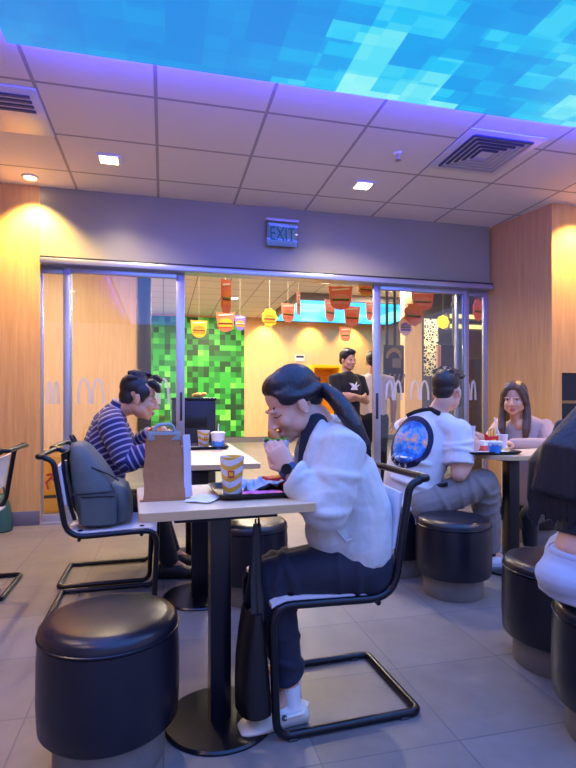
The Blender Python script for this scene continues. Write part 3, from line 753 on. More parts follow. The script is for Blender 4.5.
def make_cup(name, label, p, h, rt, rb, m, lid=False, straw=None, logo=None, rz=0, group=None):
    t = thing(name, label, 'cup', p, 0, group)
    b = MB().lathe([(rb * .9, .004), (rb, 0), (rb + .001, .004), (rt, h - .003), (rt + .002, h), (rt - .0015, h), (rb - .002, .008), (.001, .008)], seg=32, caps=False).build('body', m, t)
    b.rotation_euler = (0, 0, rz)
    if lid: MB().lathe([(rt + .003, h - .006), (rt + .004, h + .002), (rt - .004, h + .008), (.001, h + .006)], seg=32).build('lid', mat('translucent_white_lid', (224, 228, 236), .3), t)
    else: MB().lathe([(rt - .004, h - .012), (.001, h - .012)], seg=24, caps=False).build('drink', mat('dark_drink', (60, 34, 22), .15), t)
    if straw: MB().tube([(0, 0, .02), (straw[0], straw[1], h + straw[2])], .0035, 8).build('straw', mat('white_straw', (236, 236, 240), .4), t)
    if logo: logo_patch(t, (rt * .55 + rb * .45) + .001, h * .55, .022, logo, t)
    return t
# front table
p = xyz(262, 490, .7505); p = R(262, 490, 1.765); p.z = .7508
make_tray('black serving tray in front of the woman in white fleece', p, math.radians(3.5), .34, .27)
cp = R(232, 490, 1.72); cp.z = .757
make_cup('paper_cup', 'yellow wavy striped paper cup on the front tray with red label', cp, .122, .041, .029, WAVE, logo=math.radians(-12), rz=.4)
def sheet(name, label, cat, c, w, l, z, m, seed, rz=0, amp=.012, n=10):
    rnd = random.Random(seed); t = thing(name, label, cat, (c.x, c.y, z), rz)
    bm = bmesh.new(); V = []
    for j in range(n + 1):
        for i in range(n + 1):
            e = min(i, j, n - i, n - j)
            V.append(bm.verts.new(((i / n - .5) * w + rnd.uniform(-.003, .003), (j / n - .5) * l + rnd.uniform(-.003, .003), .002 + rnd.random() * amp)))
    for j in range(n):
        for i in range(n): bm.faces.new((V[j * (n + 1) + i], V[j * (n + 1) + i + 1], V[(j + 1) * (n + 1) + i + 1], V[(j + 1) * (n + 1) + i]))
    g = bmesh.ops.extrude_face_region(bm, geom=bm.faces[:])['geom']
    bmesh.ops.translate(bm, vec=(0, 0, .0012), verts=[x for x in g if isinstance(x, bmesh.types.BMVert)])
    mb = MB(); mb.bm.free(); mb.bm = bm; mb.build('paper', m, t, ang=25); return t
BLUEP = mat('pale_blue_wrap', (176, 200, 232), .5, 0, .12, 18, .1, 30)
sheet('burger_wrapper', 'crumpled pale blue burger wrapper on the front tray beside the yellow cup', 'wrapper', R(258, 482, 1.80), .17, .14, .758, BLUEP, 3, .4, .03)
sheet('pink_napkin', 'pink printed napkin at the near edge of the front tray', 'napkin', R(262, 492, 1.69), .13, .055, .759, mat('pink_print', (236, 120, 190), .55, 0, .1), 5, .05, .006)
sheet('receipt_slip', 'white receipt slip lying between paper bag and front tray', 'paper', R(205, 497, 1.63), .085, .12, .751, PAPER, 8, -.5, .004, 6)
# red fries box lying flat
p = R(281, 485, 1.885); p.z = .768
t = thing('fries_carton', 'red fries carton lying flat at the back of the front tray', 'carton', p, .2)
mb = MB(); mb.loft([[(x, -.045 * q, -.006), (x, .045 * q, -.006), (x, .04 * q, .02), (x, -.04 * q, .02)] for x, q in ((-.06, .8), (.05, 1.1))]); mb.build('shell', REDC, t)
arches(MB(), Matrix.Translation((0, -.025, .021)), .05, .05, .009, .001).build('golden_arches', YELLOGO, t, smooth=False)
FRY = mat('fried_potato', (236, 190, 96), .6, 0, .15)
for i in range(4):
    MB().box((.062 + i * .004, -.028 + i * .017, .008), (.05, .008, .008), rz=.1 * i).build('fry', FRY, t)
# kraft paper bag
p = R(164, 502, 1.66); t = thing('paper_bag', 'brown kraft paper bag standing at the left end of the front table', 'bag', (p.x, p.y, .7508), math.radians(2))
w, d, h = .125, .085, .205
def bagring(sw, sd, z, j=0):
    rnd = random.Random(int(z * 1000)); P = []
    for sx, sy in ((-1, -1), (1, -1), (1, 1), (-1, 1)):
        for q in range(4):
            nx, ny = {(-1, -1): (1, 0), (1, -1): (0, 1), (1, 1): (-1, 0), (-1, 1): (0, -1)}[(sx, sy)]
            P.append((sx * sw / 2 + nx * sw * q / 4 + rnd.uniform(-j, j), sy * sd / 2 + ny * sd * q / 4 + rnd.uniform(-j, j), z))
    return P
rings = [bagring(w * s, d * s2, z, .005) for z, s, s2 in ((0, 1.02, 1.02), (.004, 1.0, 1.0), (.04, .95, .92), (.08, .98, .84), (.13, .93, .8), (.17, .87, .82), (h, .84, .9))]
inner = [[(x * .96, y * .96, z) for x, y, z in r] for r in rings[::-1]]
inner[-1] = [(x * .9, y * .9, .006) for x, y, z in rings[0]]
body = MB().loft(rings + inner).build('body', KRAFT, t, ang=30)
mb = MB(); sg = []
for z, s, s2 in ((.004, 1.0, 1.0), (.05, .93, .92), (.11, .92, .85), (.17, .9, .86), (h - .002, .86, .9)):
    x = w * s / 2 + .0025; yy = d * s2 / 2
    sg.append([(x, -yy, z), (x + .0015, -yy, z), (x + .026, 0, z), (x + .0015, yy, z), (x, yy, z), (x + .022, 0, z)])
mb.loft(sg).build('lit_side', mat('led_tinted_paper', (206, 200, 214), .55, 0, .06, 14, .15, 30), t, ang=20)  # LED-lit side of the bag; the bluish light is put into its colour
mb = MB()
FLANGE = [(-.075, -.052), (.07, -.05), (.072, -.03), (-.075, -.03)]
mb.prism(FLANGE, .003).build('bottom_fold', KRAFT, t)
HND = mat('grey_green_paper', (140, 150, 150), .7, 0, .1, 20)
for s in (-1, 1):
    pts = fillet([(-.032, s * .03, h - .02), (-.03, s * .026, h + .03), (.03, s * .02, h + .034), (.034, s * .03, h - .02)], .022, 6)
    MB().tube(pts, .005, 8).build('handle', HND, t)
for s in (-1, 1): MB().box((0, s * .034, h - .004), (.1, .006, .026), bev=.002).build('handle_patch', HND, t)
# table behind: tray with two cups
p = R(203, 447, 3.45); p.z = .7508
make_tray('black tray on the long table behind the front table', p, 0, .33, .27)
c1 = R(203.5, 441, 3.45); c1.z = .757
make_cup('paper_cup', 'yellow striped cup on the far tray left of the blue one', c1, .112, .041, .030, WAVE, logo=.3, rz=1.2)
c2 = R(218, 443, 3.38); c2.z = .757
make_cup('dessert_cup', 'blue and white cup with a straw on the far tray', c2, .10, .046, .034, BLUEC, lid=True, straw=(.004, .0, .06))
# right table: tray with cups and cartons
p = R(484, 447, 3.12); p.z = .7508
make_tray('black tray under the red cartons on the right table', p, -.12, .36, .27)
sheet('tray_liner', 'white paper liner on the right tray under the cartons', 'paper', p, .28, .2, .757, PAPER, 21, -.12, .003, 6)
c = R(468, 444, 3.08); c.z = .762
make_cup('milkshake_cup', 'tall plain white paper cup beside the man in the printed tee', c, .155, .042, .03, PAPER)
c = R(491.5, 437, 3.22); c.z = .762
t = thing('fries_carton', 'upright red fries carton in front of the woman in beige', 'carton', c, .25)
def carton(t, m, w=.085, d=.036, h=.105):
    rings = []
    for z, q in ((0, .78), (h * .55, .92), (h * .8, 1.0)):
        rings.append([(-w / 2 * q, -d / 2, z), (w / 2 * q, -d / 2, z), (w / 2 * q, d / 2, z), (-w / 2 * q, d / 2, z)])
    MB().loft(rings).build('shell', m, t)
    P = [(-w / 2, 0)] + [(w * (i / 8 - .5), -.022 * math.sin(PI * i / 8) + .03 * (i / 8)) for i in range(9)] + [(w / 2, -.025), (-w / 2, -.025)]
    MB().prism([(-w / 2, -.003), (w / 2, -.003), (w / 2, .034), (w * .2, .006), (-w * .1, .0), (-w / 2, .022)], .003, Matrix.Translation((0, d / 2, h * .8)) @ Matrix.Rotation(PI / 2, 4, 'X')).build('back_flap', m, t)
    for i in range(7): MB().box((-.03 + i * .01, random.uniform(-.008, .008), h * .86 + random.uniform(0, .02)), (.008, .008, .06)).build('fry', FRY, t)
carton(t, REDC)
arches(MB(), Matrix.Translation((0, -.0185, .025)) @ Matrix.Rotation(PI / 2, 4, 'X'), .04, .04, .007, .001).build('golden_arches', YELLOGO, t, smooth=False)
c = R(502, 437, 3.3); c.z = .762
t = thing('paper_cup', 'short white paper cup with a straw right of the red fries carton', 'cup', c)
MB().lathe([(.026, 0), (.036, .088), (.038, .09), (.034, .09), (.024, .006), (.001, .006)], seg=28, caps=False).build('body', PAPER, t)
MB().tube([(0, 0, .01), (-.055, 0, .2)], .004, 8).build('straw', mat('white_straw', (236, 236, 240), .4), t)
c = R(482.5, 440, 3.17); c.z = .762
t = thing('burger_box', 'red and white burger box left of the upright fries carton', 'box', c, .3)
MB().loft([[(-.04 * q, -.04 * q, z), (.04 * q, -.04 * q, z), (.04 * q, .04 * q, z), (-.04 * q, .04 * q, z)] for z, q in ((0, .9), (.033, 1.05))]).build('base', mat('red_white_print', (226, 96, 84), .5, 0, .35, 26), t)
MB().loft([[(-.04 * q, -.04 * q, z), (.04 * q, -.04 * q, z), (.04 * q, .04 * q, z), (-.04 * q, .04 * q, z)] for z, q in ((.034, 1.05), (.06, .85))]).build('lid', PAPER, t)
c = R(495, 445, 3.02); c.z = .762
make_cup('sundae_cup', 'small blue and white sundae cup at the near edge of the right tray', c, .062, .04, .032, BLUEC, lid=True)
# ---- backpack on chair
BP = mat('grey_green_nylon', (80, 92, 94), .62, 0, .2, 18, .12, 60, .004); BPD = mat('dark_webbing', (26, 28, 32), .7, 0, .1, 40)
t = thing('backpack', 'grey green backpack leaning on the chair before the striped sweater man', 'backpack', (-.325, 2.84, .437), math.radians(0))
def bring(cx, cy, z, a, b, n=20, e=2.8):
    P = []
    for i in range(n):
        q = 2 * PI * i / n; c, s = math.cos(q), math.sin(q)
        P.append((cx + a * abs(c) ** (2 / e) * (1 if c > 0 else -1), cy + b * abs(s) ** (2 / e) * (1 if s > 0 else -1), z))
    return P
# x forward (away from the backrest); bag leans back against the rest
S = [(.015, .0, .0, .085, .12), (.015, .0, .012, .108, .148), (.01, 0, .08, .118, .158), (-.01, 0, .17, .112, .158), (-.035, 0, .26, .095, .15), (-.065, 0, .34, .073, .132), (-.088, 0, .395, .052, .105), (-.098, 0, .418, .03, .07)]
MB().loft([bring(cx, cy, z, a, b) for cx, cy, z, a, b in S]).build('main_body', BP, t, ang=60)
S2 = [(.10, 0, .012, .04, .115), (.118, 0, .03, .05, .13), (.116, 0, .12, .052, .132), (.10, 0, .19, .045, .125), (.075, 0, .215, .03, .11)]
fp = MB().loft([bring(*x) for x in S2]).build('front_pocket', BP, t, ang=60)
mb = MB(); mb.tube([(x, -.158 + abs(x) * .05, .175 + x * .05) for x in (-.11, -.05, .0, .05, .09)], .0035, 6); mb.build('zip', BPD, t)
mb = MB().loft([bring(.015, -.152, z, a, .014) for z, a in ((.02, .08), (.04, .085), (.14, .085), (.16, .08))]); mb.build('side_pocket', BP, t, ang=60)
MB().tube([(x, -.166, .158) for x in (-.065, 0, .09)], .004, 6).build('pocket_binding', BPD, t)
MB().tube(fillet([(-.11, -.03, .4), (-.135, -.03, .45), (-.135, .03, .45), (-.11, .03, .4)], .025, 5), .009, 8).build('top_handle', BPD, t)
for s in (-1, 1):
    MB().tube([(-.11, s * .06, .39), (-.165, s * .075, .36), (-.155, s * .085, .25), (-.13, s * .1, .12), (-.1, s * .12, .04)], [(.028, .008)] * 5, 8, ref=(0, 1, 0)).build('shoulder_strap', BPD, t)
MB().tube([(-.02, -.14, .30), (.06, -.12, .26), (.1, -.06, .22)], .0035, 6).build('seam_piping', BPD, t)
# ---- tote bag on hook
p = R(256, 600, 1.64); t = thing('tote_bag', 'black tote bag hanging from a hook at the front table edge', 'bag', (p.x, p.y, 0), math.radians(12))
TOTE = mat('black_tote_leather', (17, 17, 21), .42, 0, .1, 10, .15, 30, .006)
rings = [bring(-.01 + dx, 0, z, a, b, 20, 2.4) for dx, z, a, b in ((-.0, .085, .045, .06), (0, .09, .052, .075), (-.003, .16, .05, .075), (-.006, .25, .044, .072), (-.006, .34, .032, .07), (-.004, .405, .02, .065))]
inr = [[(-.01 + (x + .01) * .8, y * .9, z) for x, y, z in r] for r in rings[::-1][:3]]
MB().loft(rings + inr).build('body', TOTE, t, ang=60)
for s in (-1, 1):
    MB().tube([(-.01 + s * .012, -.045, .38), (-.004 + s * .008, -.012, .5), (.004, -.004, .672), (.004, .004, .672), (-.004 + s * .008, .012, .5), (-.01 + s * .012,   .045, .38)], [(.012, .004)] * 6, 8, ref=(1, 0, 0)).build('strap', TOTE, t)
MB().lathe([(.016, 0), (.016, .004), (.008, .006)], (-.01, 0, .395), 16).build('clasp', ALU, t)
q = thing('bag_hook', 'small black hook under the front table edge holding the tote', 'hook', (p.x, p.y, 0), math.radians(12))
MB().tube(fillet([(.004, .03, .7165), (.004, .012, .712), (.004, -.012, .70), (.004, -.014, .667), (.004, .012, .667), (.004, .014, .685)], .012, 5), .0035, 8).build('wire', STEEL, q)
# ---- green bag at the left edge
p = R(0, 531, 4.25); t = thing('green_bag', 'dark green cloth bag on the floor at the far left edge', 'bag', (p.x, p.y, 0), .2)
GB = mat('dark_green_canvas', (40, 84, 76), .7, 0, .15, 12, .2, 30, .006)
MB().loft([bring(0, 0, z, a, b, 18, 2.6) for z, a, b in ((0, .08, .1), (.01, .095, .12), (.1, .09, .115), (.2, .075, .1), (.28, .05, .08), (.3, .02, .04))]).build('body', GB, t, ang=60)
MB().tube(fillet([(-.03, 0, .28), (-.03, 0, .36), (.03, 0, .36), (.03, 0, .28)], .03, 5), .007, 8).build('handle', GB, t)
# ================= PEOPLE =================
SKIN = mat('skin', (222, 172, 146), .5, 0, .05, 30, .04, 260, .002)
SKIN2 = mat('skin_tan', (206, 154, 122), .5, 0, .05, 30, .04, 260, .002)
def hairmat(name, c, c2):
    k = NT(name); v = k.coords('Object', (90, 90, 6)); n = k.noise(v, 1.2, 4, .6)
    k.base(k.mix(n, lin(c), lin(c2))); k.set(Roughness=.36); k.bump(n, .6, .006); return k.m
BLACKHAIR = hairmat('black_hair', (14, 13, 18), (34, 32, 42)); BROWNHAIR = hairmat('brown_hair', (54, 36, 28), (104, 76, 60)); DKBROWN = hairmat('dark_brown_hair', (30, 24, 24), (60, 48, 44))
def cloth(name, c, rough=.85, bump=.25, bscale=30, bdist=.008, var=.08, sheen=.1, fine=None):
    if name in MATS: return MATS[name]
    k = NT(name); v = k.coords('Object'); n = k.noise(v, bscale * .35, 3, .55); n2 = k.noise(v, fine or 320, 2)
    c0 = lin(c); k.base(k.mix(n, tuple(x * (1 - var) for x in c0[:3]) + (1,), tuple(min(1, x * (1 + var)) for x in c0[:3]) + (1,)))
    k.set(Roughness=rough, Sheen_Weight=sheen); k.bump(k.math('ADD', k.noise(v, bscale * .5, 2, .5), k.math('MULTIPLY', n2, .12)), bump, bdist)
    MATS[name] = k.m; return k.m
def frame_of(fwd, roll_up=(0, 0, 1)):
    f = Vector(fwd).normalized(); u = Vector(roll_up); u = (u - f * u.dot(f)).normalized(); l = u.cross(f)
    return Matrix((l, f, u)).transposed()          # local x = left, y = forward, z = up
def head(B, c, Rm, s=1.0, female=False):
    c = Vector(c); M4 = Rm.to_4x4()
    P = lambda x, y, z: c + Rm @ (Vector((x, y, z)) * s)
    def E(x, y, z, a, b, d, seg=16): B.ell(P(x, y, z), (a * s, b * s, d * s), M4, seg)
    E(0, -.016, .036, .074, .095, .086, 24); E(0, .028, -.028, .062, .062, .083, 20)
    jw = .043 if female else .05
    E(0, .040, -.078, jw, .044, .032); E(0, .070, -.096, .021, .018, .017)
    for q in (-1, 1):
        E(q * .034, .058, -.034, .026, .026, .026); E(q * .042, .018, -.06, .024, .04, .032)
        E(q * .078, -.006, -.016, .008, .017, .031); E(q * .082, -.014, -.008, .006, .008, .018)
        E(q * .012, .098, -.040, .009, .009, .008)
        E(q * .031, .082, .014, .024, .010, .008)
    B.tube([P(0, .088, .006), P(0, .098, -.015), P(0, .110, -.036)], [.008 * s, .0095 * s, .012 * s], 10, dome=True)
    E(0, .090, -.0655, .021, .011, .0065); E(0, .087, -.0755, .018, .011, .008)
def face_bits(root, body, c, Rm, s, off, lips=(168, 84, 80), closed=False, brow=(30, 24, 24), lipw=.02):
    from mathutils.bvhtree import BVHTree
    bvh = BVHTree.FromPolygons([v.co.copy() for v in body.data.vertices], [p.vertices[:] for p in body.data.polygons]); off = Vector(off)
    c = Vector(c); M4 = Rm.to_4x4(); P0 = lambda x, y, z: c + Rm @ (Vector((x, y, z)) * s)
    fd = Rm @ Vector((0, 1, 0))
    def P(x, y, z, h=None):                     # rests on the skin surface; h = height above it
        p = P0(x, y, z) - off; loc, nn, i, d = bvh.ray_cast(p + fd * .06, -fd)
        if loc is None or (loc - p).length > .04: loc, nn, i, d = bvh.find_nearest(p)
        return loc + (nn * .0006 if h is None else fd * h) + off
    WH = mat('eye_white', (196, 190, 188), .5, 0, .01); IR = mat('dark_iris', (24, 16, 14), .2); BR = mat('brow_%d' % brow[0], brow, .8); LP = mat('lips_%d' % lips[0], lips, .45)
    for q in (-1, 1):
        if not closed:
            e = MB().ell(P(q * .031, .0765, -.002, -.0095), (.0125 * s, .0115 * s, .0075 * s), M4).build('eye', WH, body, off)
            MB().ell(P(q * .031, .0868, -.002, .0004), (.0058 * s, .003 * s, .0062 * s), M4, 12).build('iris', IR, body, off)
        MB().tube([P(q * .017, .0865, -.001 + .004), P(q * .031, .0895, .0055), P(q * .046, .079, .001)] if not closed else [P(q * .018, .082, -.006), P(q * .031, .0845, -.010), P(q * .047, .077, -.006)], .0014 * s, 6).build('eyelash', IR, body, off)
        MB().tube([P(q * .013, .0925, .019), P(q * .03, .0925, .024), P(q * .049, .079, .018)], [.0018 * s, .0022 * s, .0012 * s], 6).build('eyebrow', BR, body, off)
    mb = MB(); mb.ell(P(0, .0925, -.0655, -.006), (lipw * s, .0095 * s, .0045 * s), M4); mb.ell(P(0, .0895, -.0752, -.006), (lipw * .9 * s, .0095 * s, .0058 * s), M4); mb.build('lips', LP, body, off)
def hand(B, w, d, n, thumb, s=1.0, curl=(30, 35, 25), spread=.06, tcurl=.5):
    """w wrist, d direction of the fingers, n palm normal, thumb=+1/-1 side of d x n"""
    w, d, n = Vector(w), Vector(d).normalized(), Vector(n); n = (n - d * n.dot(d)).normalized(); sd = d.cross(n) * thumb
    B.tube([w - d * .03 * s, w, w + d * .03 * s, w + d * .07 * s, w + d * .09 * s], [(.024 * s, .019 * s), (.026 * s, .018 * s), (.036 * s, .017 * s), (.041 * s, .015 * s), (.036 * s, .011 * s)], 14, ref=sd)
    Ls = (.068, .077, .071, .056)
    for i in range(4):
        o = (.030 - .0195 * i) * s
        p = w + d * (.084 - .004 * abs(i - 1.3)) * s + sd * o
        dd = (d + sd * (spread * (1.5 - i))).normalized(); a = 0; pts = [p - d * .02 * s, p]
        for sg, cu in zip((.45, .30, .25), curl):
            a += math.radians(cu); v = dd * math.cos(a) + n * math.sin(a)
            p = p + v * Ls[i] * sg * s; pts.append(p)
        r0 = (.0092, .0095, .009, .008)[i] * s
        B.tube(pts, [r0, r0, r0 * .95, r0 * .9, r0 * .8], 8, dome=True)
    p = w + d * .022 * s + sd * .026 * s; v1 = (d * .62 + sd * .65 + n * .45).normalized(); v2 = (d * .8 + sd * (.35 - tcurl) + n * .5).normalized()
    B.tube([p - sd * .012 * s, p, p + v1 * .036 * s, p + v1 * .036 * s + v2 * .03 * s, p + v1 * .036 * s + v2 * .052 * s], [.015 * s, .0145 * s, .011 * s, .0098 * s, .0085 * s], 8, dome=True)
def lerp(a, b, t): return Vector(a) * (1 - t) + Vector(b) * t
def limb(C, S, pts, rad, body=.82, seg=14, dome=True, ref=None):
    """cloth tube in C, slimmer body tube in S"""
    if C is not None: C.tube(pts, rad, seg, dome=dome, ref=ref)
    if S is not None:
        rb = [(r[0] * body, r[1] * body) if isinstance(r, (tuple, list)) else r * body for r in rad]
        S.tube(pts, rb, seg, dome=dome, ref=ref)
def folds(B, a, b, ra, rb, ts, th=.014, seed=0):
    rnd = random.Random(seed); a, b = Vector(a), Vector(b); d = (b - a).normalized(); x = d.orthogonal().normalized(); y = d.cross(x)
    for t in ts:
        c = lerp(a, b, t); rr = ra + (rb - ra) * t - th * .35; p1 = rnd.uniform(0, 6.28); am = rnd.uniform(.012, .028)
        B.tube([c + (x * math.cos(q) + y * math.sin(q)) * rr + d * am * math.sin(q + p1) for q in [i * PI / 9 for i in range(18)]], th * rnd.uniform(.8, 1.15), 8, closed=True)
def shoe(B, ankle, toe_dir, L=.26, h=.075, w=.047, z0=.0):
    d = Vector((toe_dir[0], toe_dir[1], 0)).normalized(); a = Vector((ankle[0], ankle[1], z0)); lat = Vector((-d.y, d.x, 0))
    rings = []
    for x, ww, hh in ((-.26, .55, .62), (-.22, .78, .95), (-.1, .85, 1.0), (.1, .84, .95), (.32, .96, .72), (.52, 1.04, .58), (.66, .92, .48), (.74, .6, .34)):
        c = a + d * (x * L); r = []
        for i in range(14):
            q = 2 * PI * i / 14; y = math.cos(q) * w * ww; z = (math.sin(q) * .5 + .5)
            z = (z if z > .12 else .0) * h * hh
            r.append(c + lat * y + Vector((0, 0, z + .002)))
        rings.append(r)
    B.loft(rings); return B
def person(label, base):
    return thing('person', label, 'person', base)

# ---------------------------------------------------------------- woman in white fleece
def woman_fleece():
    base = Vector((.62, 1.76, 0)); t = person('woman in a white fleece jacket with a ponytail, biting a burger', base); off = base
    fwd = Vector((-1, -.0, 0)); left = Vector((0, -1, 0))
    hip = R(358, 562, 1.87); waist = R(355, 520, 1.87); chest = R(338, 465, 1.86); neckb = R(322, 426, 1.84)
    J = MB(); S = MB(); N = MB(); T = MB()
    lat = left
    # jacket torso
    tor = [R(352, 554, 1.87), R(351, 538, 1.87), R(350, 508, 1.87), R(339, 470, 1.86), R(331, 446, 1.855), R(326, 431, 1.845)]
    rad = [(.192, .137), (.2, .146), (.198, .138), (.2, .122), (.172, .10), (.095, .066)]
    limb(J, None, tor, rad, seg=22, dome=False, ref=lat)
    S.tube(tor, [(a * .82, b * .82) for a, b in rad], 18, ref=lat)
    # belly of the jacket falling onto the lap, pocket bulge
    J.ell(R(333, 530, 1.78), (.10, .1, .10)); J.ell(R(342, 520, 1.72), (.085, .035, .075))
    J.tube([R(322, 424, 1.765), R(317, 438, 1.74), R(313, 456, 1.735), R(312, 480, 1.75), R(316, 505, 1.77)], [.018, .026, .034, .045, .05], 12, dome=True)
    # collar stand
    J.tube([R(328, 434, 1.86), R(324, 419, 1.85)], [(.085, .07), (.07, .056)], 18, ref=lat)
    # near arm
    sh, el, wr = R(344, 447, 1.71), R(326, 511, 1.655), R(293, 475, 1.665)
    J.tube([R(338, 441, 1.78), sh, lerp(sh, el, .5), lerp(sh, el, .82), el], [.07, .077, .076, .076, .068], 16, dome=True)
    J.tube([el, lerp(el, wr, .3), lerp(el, wr, .75), wr], [.066, .068, .056, .047], 16)
    J.ell(lerp(el, wr, -.02), (.072, .066, .066)); folds(J, sh, el, .079, .07, (.42, .62, .80, .96), .017, 3); folds(J, el, wr, .068, .05, (.12, .3, .5, .72, .94), .014, 5)
    S.tube([sh, el, wr], [.05, .042, .028], 12, dome=True)
    # far arm
    sh2, el2, wr2 = R(333, 440, 2.0), R(312, 502, 2.0), R(287, 464, 1.87)
    J.tube([R(335, 436, 1.92), sh2, lerp(sh2, el2, .5), el2], [.07, .08, .074, .066], 16, dome=True); J.tube([el2, lerp(el2, wr2, .4), wr2], [.062, .06, .044], 16)
    S.tube([sh2, el2, wr2], [.05, .042, .028], 12, dome=True)
    # head and neck
    hc = R(292.5, 403, 1.82); th = math.radians(31); Rm = frame_of((-math.cos(th), -.05, -math.sin(th)))
    S.tube([neckb + Vector((.02, 0, -.05)), R(316, 418, 1.835), hc + Rm @ Vector((0, -.03, -.055))], [.062, .052, .054], 16, dome=True)
    head(S, hc, Rm, 1.04, True)
    # hands around the burger
    hand(S, R(289, 470, 1.672), R(270, 440, 1.70) - R(288, 469, 1.675), Vector((.25, 1, .1)), 1, .92, (22, 48, 40), .02)
    hand(S, R(283.5, 461, 1.86), R(271, 437, 1.84) - R(284, 461, 1.86), Vector((.25, -1, .1)), -1, .92, (22, 48, 40), .02)
    # legs
    for kn, an, hp, k_ in ((R(272, 577, 1.715), R(290, 686, 1.70), R(362, 566, 1.775), 0), (R(270, 571, 1.93), R(283, 664, 1.90), R(358, 562, 1.97), 1)):
        T.tube([hp + (hp - kn).normalized() * .04, hp, lerp(hp, kn, .5), kn], [.085, .099, .088, .066], 16, dome=True)
        T.tube([kn, lerp(kn, an, .35), lerp(kn, an, .9)], [.066, .064, .05], 16, dome=False); folds(T, kn, an, .066, .052, (.08, .2, .55, .74, .86), .011, k_); folds(T, hp, kn, .1, .07, (.1, .3, .8, .93), .013, k_ + 4)
        S.tube([hp, lerp(hp, kn, .5), kn, lerp(kn, an, .4), an], [.08, .07, .052, .045, .033], 14, dome=True)
        S.tube([an, Vector((an.x - .05, an.y, .05)), Vector((an.x - .12, an.y - .01, .03))], [.033, .03, .022], 10, dome=True)
    T.tube([R(366, 572, 1.87), R(352, 562, 1.87)], [(.155, .105), (.16, .1)], 20, dome=False, ref=lat); T.ell(R(365, 572, 1.79), (.1, .1, .095)); T.ell(R(365, 572, 1.95), (.1, .1, .095))
    T.ell(R(368, 566, 1.87), (.085, .165, .10))
    body = S.blob('body', SKIN, t, off, .0045, 4)
    face_bits(t, body, hc, Rm, 1.04, off, lips=(170, 92, 88), closed=True)
    MB().ell(hc + Rm @ Vector((.081, -.006, -.034)) * 1.04, (.0045, .0045, .0045)).build('earring', mat('pearl', (236, 230, 224), .2), body, off)
    # navy top showing at collar and lapel
    NAVY = cloth('navy_knit', (24, 27, 48))
    N.tube([R(318, 424, 1.835), R(311, 430, 1.825)], [(.064, .062), (.066, .064)], 18, ref=lat)
    N.tube([R(316, 425, 1.80), R(312, 445, 1.79), R(310, 470, 1.79), R(312, 490, 1.81)], [.046, .046, .046, .046], 14, dome=True)
    N.blob('navy_top', NAVY, t, off, .006, 5)
    FL = cloth('white_fleece', (206, 204, 198), .95, .6, 30, .02, .1, .4, 420)
    jk = J.blob('fleece_jacket', FL, t, off, .0065, 7)
    # far lapel strip, near lapel edge, pocket welt, zip
    MB().tube([R(306, 436, 1.90), R(302, 452, 1.87), R(302, 472, 1.87), R(306, 490, 1.87)], [(.014, .03)] * 4, 10, ref=(0, 1, 0)).build('lapel', FL, jk, off)
    LINE = cloth('fleece_trim', (196, 192, 188), .9, .1)
    MB().tube([R(331, 505, 1.675), R(333, 526, 1.672), R(346, 541, 1.676), R(361, 536, 1.70)], .0045, 8).build('pocket_seam', LINE, jk, off)
    DEN = cloth('dark_navy_denim', (22, 26, 46), .8, .4, 20, .01, .15)
    T.blob('trousers', DEN, t, off, .0065, 6)
    # ponytail hair
    Hh = MB(); P = lambda x, y, z: hc + Rm @ (Vector((x, y, z)) * 1.04); M4 = Rm.to_4x4()
    Hh.ell(P(0, -.026, .042), (.080, .096, .088), M4, 24); Hh.ell(P(0, -.066, .0), (.066, .052, .060), M4); Hh.ell(P(0, .010, .078), (.068, .066, .046), M4)
    for q in (-1, 1): Hh.ell(P(q * .060, .008, .036), (.020, .05, .034), M4); Hh.tube([P(q * .030, .062, .078), P(q * .056, .046, .056), P(q * .071, .016, .030), P(q * .071, -.012, .018), P(q * .064, -.045, .008), P(q * .045, -.09, .008)], [.008, .012, .015, .018, .022, .022], 10, dome=True)
    tie = R(315, 389, 1.825)
    Hh.tube([P(0, -.09, .02), tie], [.045, .018], 12)
    hr = Hh.blob('hair', BLACKHAIR, t, off, .005, 9)
    Pt = MB(); pts = [tie, R(324, 389, 1.82), R(335, 398, 1.79), R(346, 412, 1.75), R(356, 428, 1.72), R(366, 446, 1.71), R(371, 457, 1.71)]
    Pt.tube(pts, [.017, .026, .031, .033, .028, .018, .004], 14, dome=True)
    Pt.tube([pts[1], R(336, 402, 1.77), R(346, 417, 1.725), R(355, 432, 1.70)], [.014, .018, .016, .004], 10, dome=True); Pt.blob('ponytail', BLACKHAIR, hr, off, .005, 3)
    d = (R(324, 388, 1.825) - tie).normalized()
    MB().tube([tie - d * .006, tie + d * .012], .021, 16).build('hair_tie', mat('cream_scrunchie', (206, 196, 176), .6), hr, off)
    # watch
    w0, w1 = R(289.5, 473, 1.66), R(286.5, 469.5, 1.665); dd = (R(289, 470, 1.672) - R(293, 475, 1.665)).normalized(); c = R(288.5, 470.5, 1.672)
    wt = MB().tube([c - dd * .011, c + dd * .011], .031, 18).build('watch_strap', mat('navy_strap', (40, 60, 110), .5), t, off)
    f = (Vector((0, 0, H)) - c).normalized(); f = (Vector((-.3, -1, .1)) - dd * Vector((-.3, -1, .1)).dot(dd)).normalized(); MB().tube([c + f * .026, c + f * .036], .017, 20).build('watch_face', BLK, wt, off)
    # socks and clogs
    SOCK = cloth('white_sock', (226, 224, 220)); CLOG = mat('cream_clog_foam', (226, 220, 204), .5, 0, .05, 10)
